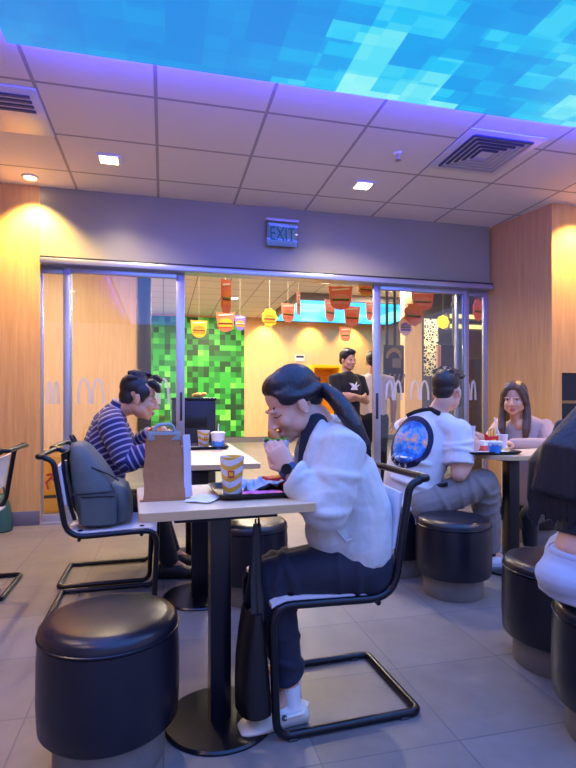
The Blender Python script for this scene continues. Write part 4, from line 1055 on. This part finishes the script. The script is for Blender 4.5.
    for an in (R(290, 686, 1.70), R(283, 664, 1.90)):
        MB().tube([an + Vector((0, 0, -.004)), Vector((an.x + .005, an.y, .055)), Vector((an.x - .05, an.y, .045))], [.037, .038, .036], 12, dome=True).blob('sock', SOCK, t, off, .005, 3)
        a = Vector((an.x, an.y, 0)); B = shoe(MB(), a, (-1, -.12), .235, .068, .048)
        sh_ = B.blob('clog', CLOG, t, off, .005, 3)
        MB().tube([a + Vector((-.03, -.046, .05)), a + Vector((.03, -.042, .055)), a + Vector((.058, 0, .06)), a + Vector((.03, .042, .055)), a + Vector((-.03, .046, .05))], [(.004, .009)] * 5, 8, ref=(0, 0, 1)).build('heel_strap', CLOG, sh_, off)
        MB().tube([a + Vector((-.03, -.046, .05)), a + Vector((-.03, -.052, .05))], .009, 12).build('rivet', mat('grey_rivet', (90, 90, 90), .5), sh_, off)
    # burger held in the hands
    b = R(276, 442, 1.765); q = thing('burger', 'half wrapped burger held at the mouth of the woman in white fleece', 'burger', b); Q = frame_of((-.5, 0, .86))
    M4 = Q.to_4x4(); BUN = mat('toasted_bun', (196, 126, 66), .5, 0, .15, 20)
    MB().ell((-.004, 0, .014), (.034, .036, .020), M4).build('top_bun', BUN, q); 
    MB().lathe([(.034, -.006), (.036, 0), (.034, .006)], (0, 0, 0), 20).build('patty', CARD_BRN, q)
    mb = MB()
    for i in range(12): mb.ell((math.cos(i * PI / 6) * .034, math.sin(i * PI / 6) * .034, .008 + .004 * (i % 2)), (.012, .012, .004), None, 8)
    mb.blob('lettuce', CARD_GRN, q, None, .004, 1)
    MB().lathe([(.030, -.026), (.035, -.018), (.034, -.007)], (0, 0, 0), 20).build('bottom_bun', BUN, q)
    mb = MB().lathe([(.020, -.05), (.036, -.035), (.043, -.008), (.045, .004), (.042, .004), (.038, -.012), (.03, -.032), (.015, -.046)], (0, 0, 0), 22, caps=False)
    for v in mb.bm.verts: v.co.z += .007 * math.sin(math.atan2(v.co.y, v.co.x) * 5) * (v.co.z > -.02)
    mb.build('wrapper', PAPER, q)
    return t
woman_fleece()

# ---------------------------------------------------------------- man in striped sweater
def man_stripes():
    base = Vector((-.33, 3.345, 0)); t = person('young man in a purple striped sweater bent over the long table', base); off = base
    lat = Vector((0, 1, 0)); D = 3.14
    J, S, T = MB(), MB(), MB()
    tor = [R(101, 520, D), R(101, 496, D), R(103, 470, D), R(107, 440, D), R(111, 420, D), R(117, 408, D)]
    rad = [(.18, .135), (.182, .135), (.178, .135), (.185, .13), (.165, .10), (.08, .062)]
    J.tube(tor, rad, 20, ref=lat); S.tube(tor, [(a * .82, b * .82) for a, b in rad], 16, ref=lat)
    J.tube([R(117, 411, D), R(122, 402, D)], [(.07, .062), (.06, .056)], 16, ref=lat)
    sh, el, wr = R(111, 425, 2.97), R(127, 462, 2.92), R(158, 447, 2.96)
    J.tube([R(111, 418, 3.03), sh, lerp(sh, el, .5), el], [.07, .079, .074, .064], 14, dome=True); J.tube([el, lerp(el, wr, .4), wr], [.064, .062, .046], 14); folds(J, sh, el, .078, .066, (.5, .75, .95), .014, 6); folds(J, el, wr, .064, .048, (.15, .4, .85), .012, 7)
    sh2, el2, wr2 = R(116, 424, 3.34), R(130, 448, 3.36), R(150, 432, 3.25)
    J.tube([R(114, 418, 3.25), sh2, el2], [.07, .075, .06], 14, dome=True); J.tube([el2, wr2], [.058, .04], 14)
    S.tube([sh, el, wr], [.05, .042, .028], 10, dome=True); S.tube([sh2, el2, wr2], [.05, .042, .028], 10, dome=True)
    hand(S, R(160, 445, 2.965), R(176, 429, 3.02) - R(160, 445, 2.965), Vector((0, 1, -.3)), 1, .95, (30, 40, 30))
    hand(S, R(152, 431, 3.24), R(168, 425, 3.2) - R(152, 431, 3.24), Vector((0, -.6, -.8)), -1, .95, (30, 40, 30))
    hc = R(139, 397, D); th = math.radians(14); Rm = frame_of((math.cos(th), 0.05, -math.sin(th)))
    S.tube([R(114, 416, D), R(122, 408, D), hc + Rm @ Vector((0, -.025, -.06))], [.06, .056, .056], 14, dome=True)
    s = 1.12; head(S, hc, Rm, s)
    for kn, an, hp in ((R(152, 505, 3.02), R(170, 560, 3.1), R(104, 512, 3.03)), (R(153, 500, 3.3), R(172, 552, 3.32), R(105, 506, 3.28))):
        T.tube([hp, lerp(hp, kn, .5), kn], [.1, .09, .072], 14, dome=True); T.tube([kn, lerp(kn, an, .4), Vector((an.x, an.y, .09))], [.07, .066, .056], 14)
        S.tube([hp, kn, Vector((an.x, an.y, .1)), Vector((an.x + .1, an.y, .04))], [.075, .055, .035, .025], 10, dome=True)
        b = MB(); shoe(b, an, (1, -.1), .28, .1, .05); b.blob('shoe', mat('black_sneaker', (24, 24, 28), .5), t, off, .006, 3)
    T.ell(R(103, 512, D), (.12, .175, .105))
    body = S.blob('body', SKIN2, t, off, .006, 3); face_bits(t, body, hc, Rm, s, off, lips=(160, 92, 84), closed=True, brow=(18, 15, 16))
    # sweater with stripes that follow torso and sleeves
    k = NT('striped_knit'); a = k.add('ShaderNodeAttribute', attribute_name='along')
    f = k.math('FRACT', k.math('DIVIDE', k.math('ADD', a.outputs['Fac'], 1.0), .034)); g = k.math('LESS_THAN', f, .30)
    n = k.noise(k.coords('Object'), 240, 2)
    k.base(k.mix(g, lin((38, 38, 92)), lin((150, 144, 172)))); k.set(Roughness=.85, Sheen_Weight=.1); k.bump(k.math('ADD', k.noise(k.coords('Object'), 16, 2), k.math('MULTIPLY', n, .15)), .3, .01)
    J.blob('striped_sweater', k.m, t, off, .007, 5, path=[tor, [sh, el, wr], [sh2, el2, wr2]])
    T.blob('trousers', cloth('black_trousers', (18, 19, 28), .85, .3, 18), t, off, .008, 5)
    Hh = MB(); P = lambda x, y, z: hc + Rm @ (Vector((x, y, z)) * s); M4 = Rm.to_4x4()
    Hh.ell(P(0, -.028, .048), (.085, .098, .093), M4, 24); Hh.ell(P(0, -.062, -.006), (.068, .05, .062), M4); Hh.ell(P(0, .04, .082), (.066, .056, .04), M4)
    for q in (-1, 1): Hh.ell(P(q * .066, .012, .028), (.016, .046, .042), M4); Hh.ell(P(q * .068, .022, -.002), (.010, .014, .03), M4); Hh.ell(P(q * .050, -.05, -.012), (.018, .03, .045), M4)
    rnd = random.Random(2)
    for i in range(26):
        a = rnd.uniform(-1.2, 1.2); y = rnd.uniform(-.08, .07); b0 = P(math.sin(a) * .07, y, .05 + math.cos(a) * .08); b1 = b0 + Rm @ Vector((math.sin(a) * .012, .032, .008 if y < .03 else -.012)) * s
        Hh.tube([b0, b1], [.017, .005], 8, dome=True)
    for i in range(7): Hh.tube([P(-.05 + i * .017, .05, .092), P(-.05 + i * .017, .080 + .006 * math.sin(i * 2), .078), P(-.05 + i * .017, .092 + .008 * math.sin(i * 2), .052)], [.022, .019, .010], 8, dome=True)
    Hh.blob('hair', BLACKHAIR, t, off, .006, 2)
man_stripes()

# ---------------------------------------------------------------- man in white printed tee
def man_tee():
    base = Vector((1.43, 3.0, 0)); t = person('man in a white tee with a round blue back print, seen from behind', base); off = base
    D = 3.22; J, S, T = MB(), MB(), MB()
    f2 = Vector((.86, .51, 0)); lat = Vector((-.51, .86, 0))        # torso turned away to the right; lat = his left
    tor = [R(409, 520, D), R(410, 500, D), R(412, 478, D), R(422, 445, D), R(430, 425, D), R(437, 412, D)]
    rad = [(.19, .135), (.192, .135), (.19, .135), (.2, .13), (.178, .1), (.075, .065)]
    J.tube(tor, rad, 22, ref=lat); S.tube(tor, [(a * .8, b * .8) for a, b in rad], 16, ref=lat)
    sR = R(458, 432, 3.08); eR = R(459, 474, 3.02); wR = R(472, 455, 3.1)
    J.tube([R(443, 424, 3.14), sR, lerp(sR, eR, .5), lerp(sR, eR, .78)], [.07, .084, .084, .088], 16, dome=False); folds(J, sR, eR, .084, .088, (.25, .5), .014, 8); folds(J, tor[0], tor[3], .165, .165, (.25, .5, .75), .02, 14); J.ell(sR, (.082,) * 3); J.ell(R(445, 424, 3.13), (.07,) * 3)
    S.tube([sR, lerp(sR, eR, .6), eR], [.055, .052, .046], 12, dome=True); S.tube([eR, lerp(eR, wR, .4), wR], [.046, .045, .03], 12, dome=True)
    hand(S, wR, R(476, 441, 3.1) - wR, Vector((0, 1, 0)), 1, .95, (30, 40, 30))
    sL, eL, wL = R(406, 425, 3.34), R(432, 470, 3.5), R(462, 450, 3.46)
    J.tube([R(425, 424, 3.3), sL, lerp(sL, eL, .7)], [.07, .08, .085], 16, dome=True); S.tube([sL, eL, wL], [.052, .045, .03], 12, dome=True)
    hand(S, wL, R(472, 438, 3.42) - wL, Vector((0, -1, 0)), -1, .95, (30, 40, 30))
    hc = R(447, 391, D); Rm = frame_of((.80, .60, -.10)); s = 1.06
    S.tube([R(434, 418, D), R(440, 408, D), hc + Rm @ Vector((0, -.03, -.06))], [.062, .06, .058], 14, dome=True); head(S, hc, Rm, s)
    for kn, an, hp in ((R(484, 482, 3.1), R(489, 540, 3.27), R(424, 505, 3.1)), (R(480, 480, 3.45), R(487, 530, 3.55), R(418, 500, 3.34))):
        T.tube([hp, lerp(hp, kn, .5), kn], [.105, .098, .082], 14, dome=True); T.tube([kn, lerp(kn, an, .45), Vector((an.x, an.y, .13))], [.082, .08, .07], 14); folds(T, kn, an, .084, .07, (.05, .2, .38, .58, .7, .8), .016, 11); folds(T, hp, kn, .104, .086, (.3, .55, .78, .92), .017, 12)
        S.tube([hp, kn, Vector((an.x, an.y, .12)), Vector((an.x + .1, an.y, .05))], [.08, .055, .036, .028], 10, dome=True)
        b = MB(); shoe(b, Vector((an.x, an.y, 0)), (.95, -.2), .28, .1, .05); so = b.blob('sneaker', mat('white_sneaker', (214, 216, 226), .5, 0, .1), t, off, .006, 3)
        a0 = Vector((an.x, an.y, 0)); MB().tube([a0 + Vector((-.06, 0, .012)), a0 + Vector((.2, -.04, .012))], [(.05, .012)] * 2, 12, ref=(0, 1, 0)).build('sole', mat('grey_sole', (90, 92, 100), .6), so, off)
        MB().tube([Vector((an.x, an.y, .09)), Vector((an.x, an.y, .16))], .042, 12).build('sock', cloth('black_sock', (20, 20, 24)), t, off)
    T.ell(R(411, 508, D), (.135, .17, .11))
    body = S.blob('body', SKIN, t, off, .006, 3); face_bits(t, body, hc, Rm, s, off, closed=False)
    TEE = cloth('white_cotton', (214, 214, 218), .85, .5, 16, .02, .04)
    tee = J.blob('white_tee', TEE, t, off, .007, 6)
    # back print: follows the shirt by projection along the viewing side of the back
    from mathutils.bvhtree import BVHTree
    bv = BVHTree.FromPolygons([v.co.copy() for v in tee.data.vertices], [p.vertices[:] for p in tee.data.polygons])
    c = R(405.5, 441, 3.12) - off
    n = Vector((.15, -.99, -.02)); n = Vector((-.80, -.58, .14)).normalized()
    up = (R(415, 415, 3.1) - R(402, 465, 3.1)).normalized(); up = (up - n * up.dot(n)).normalized(); rt = up.cross(n)
    def proj(x, y, h):
        o = c + rt * x + up * y + n * .35
        loc, nn, i, d = bv.ray_cast(o, -n)
        if loc is None: loc, nn, i, d = bv.find_nearest(c + rt * x + up * y)
        return loc + nn * h
    a_, b_ = .152, .165
    def disc(r0, r1, h, nr, na, name, m, par):
        bm = bmesh.new(); rows = []
        for j in range(nr + 1):
            r = r0 + (r1 - r0) * j / nr
            rows.append([bm.verts.new(proj(math.cos(2 * PI * i / na) * r * a_, math.sin(2 * PI * i / na) * r * b_, h)) for i in range(na)])
        for A, B in zip(rows, rows[1:]):
            for i in range(na): bm.faces.new((A[i], A[(i + 1) % na], B[(i + 1) % na], B[i]))
        mb = MB(); mb.bm.free(); mb.bm = bm; return mb.build(name, m, par)
    k = NT('sea_scene_print'); v = k.coords('Object', (1, 1, 1)); sp = k.add('ShaderNodeSeparateXYZ'); k.l.new(v, sp.inputs[0])
    n1 = k.noise(v, 11, 5, .6); n2 = k.noise(v, 30, 4, .6)
    rp = k.add('ShaderNodeValToRGB'); e = rp.color_ramp.elements; e[0].position = .3; e[0].color = lin((22, 70, 160)); e[1].position = .72; e[1].color = lin((230, 214, 200))
    for q, cc in ((.42, (40, 120, 210)), (.5, (86, 168, 226)), (.56, (210, 150, 150)), (.62, (236, 196, 120))): x = e.new(q); x.color = lin(cc)
    zf = k.math('ABSOLUTE', k.math('DIVIDE', k.math('SUBTRACT', sp.outputs[2], c.z + .015), .16))
    k.l.new(k.math('SUBTRACT', k.math('ADD', k.math('MULTIPLY', n1, .6), k.math('MULTIPLY', n2, .5)), k.math('MULTIPLY', zf, .22)), rp.inputs[0]); k.base(rp.outputs[0]); k.set(Roughness=.8)
    disc(.001, .80, .0025, 10, 40, 'printed_scene', k.m, tee)
    disc(.80, 1.0, .003, 3, 48, 'printed_ring', mat('navy_print', (22, 28, 66), .8), tee)
    for i, ch in enumerate('TALS'):
        me = text_mesh(ch, .036, .0); g = math.radians(-128 + i * 17)
        WL = mat('white_ink', (236, 236, 240), .8)
        for vt in me.vertices:
            x, y = vt.co.x, vt.co.y; rr_ = .9 - y / b_; gg = g + x / (.9 * a_)
            vt.co = proj(math.cos(gg) * rr_ * a_, math.sin(gg) * rr_ * b_, .0045)
        put('printed_letter', me, WL, tee)
    # sling strap over the shoulder
    def on_tee(p, h=.006):
        o = Vector((0, 0, H)); dr = (Vector(p) - o).normalized(); loc, nn, i, d = bv.ray_cast(o - off, dr)
        if loc is None: loc, nn, i, d = bv.find_nearest(Vector(p) - off)
        return loc + nn * h
    pts = [on_tee(R(x, y, 3.1)) for x, y in ((408, 417), (411, 415.4), (415, 413.6), (422, 411.5), (431, 410), (438, 410))]
    MB().tube(pts, [(.017, .004)] * 6, 8, ref=(.1, -.4, .9)).build('sling_strap', BPD, t)
    KH = cloth('khaki_cotton', (132, 126, 122), .85, .55, 16, .02, .12)
    T.blob('cargo_trousers', KH, t, off, .007, 5)
    MB().tube([R(438, 486, 3.06) , R(447, 484, 3.02)], .012, 8).build('belt_tab', BPD, t, off)
    Hh = MB(); P = lambda x, y, z: hc + Rm @ (Vector((x, y, z)) * s); M4 = Rm.to_4x4()
    Hh.ell(P(0, -.026, .05), (.084, .096, .09), M4, 24); Hh.ell(P(0, -.060, .0), (.069, .048, .062), M4); Hh.ell(P(0, .04, .09), (.066, .06, .04), M4)
    rnd = random.Random(5)
    for i in range(24):
        a = rnd.uniform(-1.1, 1.1); y = rnd.uniform(-.08, .08); b0 = P(math.sin(a) * .07, y, .055 + math.cos(a) * .075); Hh.tube([b0, b0 + Rm @ Vector((math.sin(a) * .01, .028, .012)) * s], [.016, .006], 8, dome=True)
    Hh.blob('hair', DKBROWN, t, off, .006, 2)
man_tee()

# ---------------------------------------------------------------- woman in beige jacket
def woman_beige():
    base = Vector((2.78, 3.42, 0)); t = person('woman with long brown hair in a beige jacket facing the round table', base); off = base
    D = 3.85; J, S, T = MB(), MB(), MB()
    fw = Vector((-.80, -.6, 0)).normalized(); lat = Vector((-fw.y, fw.x, 0)) * -1; left = Vector((0, 0, 1)).cross(fw)
    tor = [R(527, 515, D), R(526, 492, D), R(525, 465, D), R(524, 438, D), R(522, 425, D), R(519, 417, D)]
    rad = [(.175, .125), (.175, .125), (.168, .12), (.185, .12), (.165, .095), (.07, .062)]
    J.tube(tor, rad, 20, ref=left); S.tube(tor, [(a * .8, b * .8) for a, b in rad], 16, ref=left)
    # her left arm is at the right of the photo
    for sh, el, wr, hd, tm in ((R(545, 427, 3.78), R(551, 446, 3.58), R(513, 444, 3.42), R(500, 441, 3.38), 1), (R(501, 425, 3.98), R(488, 445, 3.75), R(473, 436, 3.52), R(466, 437, 3.42), -1)):
        J.tube([lerp(sh, tor[3], .35), sh, lerp(sh, el, .5), el], [.06, .066, .06, .055], 12, dome=True); J.tube([el, lerp(el, wr, .5), wr], [.054, .05, .038], 12, dome=True)
        S.tube([sh, el, wr], [.042, .038, .026], 10, dome=True); hand(S, wr, hd - wr, Vector((.1, .3, -1)), tm, .9, (25, 35, 30))
    hc = R(514.5, 399, 3.8); Rm = frame_of((-.74, -.67, -.06)); s = 1.02
    S.tube([R(519, 432, 3.84), R(517.5, 420, 3.83), hc + Rm @ Vector((0, -.025, -.06))], [.055, .048, .05], 14, dome=True); head(S, hc, Rm, s, True)
    for q in (-1, 1):
        hp = tor[0] + left * q * .09 + Vector((0, 0, .05)); kn = hp + fw * .40 + left * q * .03 + Vector((0, 0, .03)); an = kn + fw * -.02 + Vector((0, 0, -.42))
        T.tube([hp, lerp(hp, kn, .5), kn], [.09, .082, .064], 14, dome=True); T.tube([kn, Vector((an.x, an.y, .09))], [.062, .045], 14)
        S.tube([hp, kn, Vector((an.x, an.y, .09)), Vector((an.x, an.y, .05)) + fw * .1], [.07, .05, .033, .024], 10, dome=True)
        b = MB(); shoe(b, Vector((an.x, an.y, 0)), fw, .24, .09, .045); b.blob('shoe', mat('black_sneaker', (24, 24, 28), .5), t, off, .007, 3)
    T.ell(tor[0] + Vector((0, 0, .04)), (.15, .15, .1))
    body = S.blob('body', SKIN2, t, off, .0055, 3); face_bits(t, body, hc, Rm, s, off, lips=(186, 84, 88), lipw=.022)
    J.blob('beige_jacket', cloth('beige_knit', (178, 152, 142), .9, .3, 16, .012, .06), t, off, .007, 5)
    T.blob('trousers', cloth('black_trousers', (18, 19, 28), .85, .3, 18), t, off, .008, 4)
    MB().ell(R(520, 425, 3.79), (.04, .04, .05)).build('neckline', SKIN2, body, off)
    Hh = MB(); P = lambda x, y, z: hc + Rm @ (Vector((x, y, z)) * s); M4 = Rm.to_4x4()
    Hh.ell(P(0, -.03, .048), (.086, .096, .092), M4, 24); Hh.ell(P(0, .0, .085), (.072, .08, .052), M4)
    for q in (-1, 1): Hh.tube([P(q * .012, .05, .112), P(q * .038, .074, .078), P(q * .060, .058, .035), P(q * .074, .03, -.02)], [.014, .017, .017, .014], 10, dome=True)
    for q, l in ((-1, .33), (1, .36)):
        Hh.tube([P(q * .04, .05, .09), P(q * .072, .01, .03), P(q * .08, -.005, -.06), P(q * .084, .01, -.14), P(q * .082, .04, -.22), P(q * .07, .055, -l + .03)], [.022, .025, .027, .03, .028, .010], 12, dome=True)
    Hh.tube([P(0, -.09, .04), P(0, -.095, -.06), P(0, -.105, -.18), P(0, -.10, -.27)], [(.07, .05), (.085, .05), (.088, .045), (.06, .02)], 14, ref=Rm @ Vector((1, 0, 0)))
    Hh.blob('hair', BROWNHAIR, t, off, .006, 3)
woman_beige()

# ---------------------------------------------------------------- person with long black hair, seen from behind
def person_behind():
    x, y, _ = camxy(1.01, 1.62); base = Vector((x, y, 0)); t = person('person from behind with long black hair, black crop top and pale jeans', base); off = base
    J, S, T, Hh = MB(), MB(), MB(), MB()
    fw = Vector((.72, .69, 0)).normalized(); rt = Vector((fw.y, -fw.x, 0))
    B = lambda a, f, z: base + rt * a + fw * f + Vector((0, 0, z))
    # trousers
    T.tube([B(0, -.0, .45), B(0, -.005, .50), B(0, 0, .54), B(0, .0, .585)], [(.205, .15), (.206, .15), (.192, .14), (.170, .126)], 22, ref=rt)
    for q in (-1, 1):
        T.ell(B(q * .09, -.03, .50), (.118, .125, .075)); T.tube([B(q * .095, .02, .51), B(q * .12, .24, .50), B(q * .13, .42, .47)], [.098, .09, .07], 14, dome=True)
        T.tube([B(q * .13, .42, .47), B(q * .13, .40, .1)], [.068, .052], 14)
        b = MB(); shoe(b, B(q * .13, .40, 0), fw, .24, .09, .046); b.blob('shoe', mat('white_sneaker', (214, 216, 226), .5, 0, .1), t, off, .007, 3)
        S.tube([B(q * .09, .02, .52), B(q * .13, .42, .47), B(q * .13, .4, .09), B(q * .13, .5, .04)], [.075, .055, .034, .024], 10, dome=True)
    tor = [(0, .0, .58, .166, .122), (.01, .02, .68, .146, .108), (.025, .045, .80, .155, .105), (.045, .075, .92, .165, .1), (.06, .095, 1.0, .14, .08), (.07, .11, 1.05, .065, .06)]
    pts = [B(a, f, z) for a, f, z, _, _ in tor]
    S.tube([B(0, 0, .52)] + pts, [(.12, .09)] + [(a * .93, b * .93) for *_, a, b in tor], 18, ref=rt)
    J.tube([B(0, .004, .612)] + pts[1:], [(.158, .118), (.155, .114), (.165, .114), (.172, .11), (.155, .088), (.075, .064)], 20, ref=rt)
    for q in (-1, 1):
        sh, el, wr = B(q * .165 + .055, .09, .955), B(q * .225 + .03, .10, .71), B(q * .14 + .02, .32, .74)
        J.tube([B(q * .11 + .06, .09, .97), sh, lerp(sh, el, .4)], [.06, .062, .055], 12, dome=True)
        S.tube([sh, lerp(sh, el, .5), el], [.045, .046, .04], 12, dome=True); S.tube([el, lerp(el, wr, .4), wr], [.04, .038, .027], 12, dome=True)
        hand(S, wr, B(q * .06, .4, .76) - wr, Vector((-q * .6, -.2, -.6)), q, .9, (30, 40, 30))
    hc = B(.11, .19, 1.17); Rm = frame_of(Vector((fw.x, fw.y, -.25))); s = 1.0
    S.tube([B(.07, .1, 1.03), hc + Rm @ Vector((0, -.025, -.06))], [.055, .05], 14, dome=True); head(S, hc, Rm, s, True)
    body = S.blob('body', SKIN, t, off, .0055, 3); face_bits(t, body, hc, Rm, s, off)
    J.blob('crop_top', cloth('black_jersey', (22, 23, 34), .85, .3, 18), t, off, .006, 5)
    tr = T.blob('jeans', cloth('pale_denim', (172, 180, 200), .85, .3, 16, .012, .06), t, off, .0065, 5)
    MB().tube([B(.171 * math.cos(a * PI / 18), .0 + .127 * math.sin(a * PI / 18), .573) for a in range(36)], [(.013, .0035)] * 36, 8, closed=True, ref=(0, 0, 1)).build('waistband', MATS['pale_denim'], tr, off)
    P = lambda x_, y_, z_: hc + Rm @ (Vector((x_, y_, z_)) * s); M4 = Rm.to_4x4()
    Hh.ell(P(0, -.03, .048), (.088, .1, .094), M4, 24)
    for q in (-1, 1): Hh.tube([P(q * .05, -.01, .08), P(q * .088, -.03, .0), B(q * .10 + .07, .03, 1.05), B(q * .155 + .05, -.02, .95), B(q * .21 + .015, -.03, .85), B(q * .222, -.04, .74)], [.03, .04, .05, .05, .04, .012], 12, dome=True)
    Hh.tube([P(0, -.08, .04), P(0, -.1, -.06), B(.06, -.02, 1.02), B(.015, -.07, .88), B(-.01, -.085, .74)], [(.08, .045), (.09, .05), (.125, .055), (.205, .05), (.21, .03)], 22, ref=rt)
    rnd = random.Random(9)
    for i in range(60):
        a = -.225 + .45 * i / 59; z = .73 + rnd.uniform(-.03, .03)
        Hh.tube([B(a * .8, -.075 + abs(a) * .2, .88), B(a * .95, -.094 + abs(a) * .22, .80), B(a * 1.02, -.093 + abs(a) * .22, z - .05)], [.012, .010, .004], 7)
    Hh.blob('hair', BLACKHAIR, t, off, .006, 2)
person_behind()

# ---------------------------------------------------------------- standing people in the hall
def stander(label, px, D, fcam, s, shirt, pants, crossed, hair, skin, hpx=None, tee_print=False):
    p = R(px, 402, D); base = Vector((p.x, p.y, 0)); t = person(label, base); off = base
    fw = Vector((fcam[0] * CS + fcam[1] * SN, -fcam[0] * SN + fcam[1] * CS, 0)).normalized(); lf = Vector((0, 0, 1)).cross(fw)
    B = lambda l, f, z: base + lf * (l * s) + fw * (f * s) + Vector((0, 0, z * s))
    J, S, T = MB(), MB(), MB()
    tor = [B(0, 0, .90), B(0, 0, 1.02), B(0, 0, 1.15), B(0, .01, 1.30), B(0, .0, 1.40), B(0, -.01, 1.455)]
    rad = [(.175 * s, .125 * s), (.17 * s, .12 * s), (.172 * s, .12 * s), (.19 * s, .12 * s), (.16 * s, .085 * s), (.07 * s, .06 * s)]
    J.tube(tor, rad, 20, ref=lf); S.tube(tor, [(a * .82, b * .82) for a, b in rad], 16, ref=lf)
    for q in (-1, 1):
        sh = B(q * .195, 0, 1.38)
        if crossed: el, wr = B(q * .235, .07, 1.12), B(-q * .09, .19 + .02 * q, 1.17 + .01 * q)
        else: el, wr = B(q * .25, -.02, 1.10), B(q * .25, .08, .86)
        J.tube([B(q * .13, 0, 1.385), sh, lerp(sh, el, .62)], [.062 * s, .07 * s, .068 * s], 12, dome=True)
        S.tube([sh, lerp(sh, el, .5), el], [.05 * s, .046 * s, .042 * s], 12, dome=True); S.tube([el, lerp(el, wr, .4), wr], [.043 * s, .04 * s, .028 * s], 12, dome=True)
        hd = (B(-q * .2, .13, 1.19) - wr) if crossed else Vector((0, 0, -1)); hand(S, wr, hd, -fw if crossed else lf * -q, q, .95 * s, (15, 20, 15))
        hp, kn, an = B(q * .09, 0, .9), B(q * .1, .01, .5), B(q * .11, -.01, .09)
        T.tube([hp, lerp(hp, kn, .5), kn, an], [.105 * s, .095 * s, .072 * s, .058 * s], 14, dome=True); S.tube([hp, kn, an, B(q * .115, .1, .04)], [.08 * s, .055 * s, .036 * s, .026 * s], 10, dome=True)
        b = MB(); shoe(b, B(q * .11, -.01, 0), fw, .27, .1, .048); b.blob('shoe', mat('black_sneaker', (24, 24, 28), .5), t, off, .01, 2)
    T.ell(B(0, 0, .92), (.16 * s, .14 * s, .12 * s), frame_of(fw).to_4x4())
    hc = B(0, .02, 1.595); Rm = frame_of(Vector((fw.x, fw.y, -.08))); S.tube([B(0, -.01, 1.42), hc + Rm @ Vector((0, -.025, -.06))], [.058 * s, .056 * s], 12, dome=True); head(S, hc, Rm, s)
    body = S.blob('body', skin, t, off, .007, 3); face_bits(t, body, hc, Rm, s, off)
    tee = J.blob('shirt', shirt, t, off, .009, 4); T.blob('trousers', pants, t, off, .01, 4)
    P = lambda x, y, z: hc + Rm @ (Vector((x, y, z)) * s); M4 = Rm.to_4x4(); Hh = MB()
    Hh.ell(P(0, -.026, .05), (.083, .096, .09), M4, 20); Hh.ell(P(0, -.07, -.002), (.066, .046, .06), M4); Hh.ell(P(0, .035, .095), (.06, .06, .035), M4); Hh.blob('hair', hair, t, off, .008, 2)
    if tee_print:
        WI = mat('white_ink', (236, 236, 240), .8); M = Matrix.Translation(B(0, .128, 1.29)) @ (Rm.to_4x4() @ Matrix.Rotation(PI / 2, 4, 'X') @ Matrix.Rotation(PI, 4, 'Y'))
        MB().prism([(-.07, .02), (-.02, .0), (-.03, .05), (.0, .01), (.03, .03), (.08, .035), (.03, -.01), (.05, -.04), (-.05, -.04), (-.03, -.015)], .012, M).build('white_emblem', WI, tee, off, smooth=False)
    return t
stander('man in a black tee standing with crossed arms in the hall', 347, 5.7, (.55, -.83), .955, cloth('black_tee', (20, 20, 24)), cloth('taupe_trousers', (112, 100, 100)), True, BLACKHAIR, SKIN2, tee_print=True)
stander('person in a pale shirt half hidden behind the right door frame', 373, 6.1, (.1, .99), .96, cloth('cream_shirt', (226, 206, 184)), cloth('black_trousers', (18, 19, 28)), False, BLACKHAIR, SKIN2)
# ================= LIGHT =================
w = bpy.data.worlds.new('world'); scn.world = w; w.use_nodes = True
w.node_tree.nodes['Background'].inputs[0].default_value = (.46, .48, .95, 1); w.node_tree.nodes['Background'].inputs[1].default_value = .55
for p, e in ((pA, 62), (pB, 62)): spot(p, e, (1, .78, .52), 140, .8)
for p in FILL_LIGHTS: spot(p, 34, (1, .72, .55), 150, .8)
spot(pC, 120, (1, .62, .22), 110, .7, soft=.03); spot(pD, 110, (1, .62, .22), 110, .7, soft=.03)
def area(loc, size, energy, color, rot=(0, 0, 0)):
    l = bpy.data.lights.new('area_lamp', 'AREA'); l.shape = 'RECTANGLE'; l.size, l.size_y = size; l.energy = energy; l.color = color
    o = bpy.data.objects.new('area_lamp', l); COL.objects.link(o); o.location = loc; o.rotation_euler = rot; return o
area((1.14, .14, 2.82), (3.7, 5.2), 105, (.14, .24, 1))
# rows of hall ceiling lamps
for u in (-2.0, 1.2, 4.4):
    for v in (6.6, 9.4, 11.8): area((u, v, 3.27), (.6, .6), 66, (1, .86, .66))
for px in (265, 315, 360):
    p = R(px, 300, 13.6); spot((p.x, 13.15, 3.28), 120, (1, .56, .12), 95, .8, target=(p.x, 13.5, 2.2))
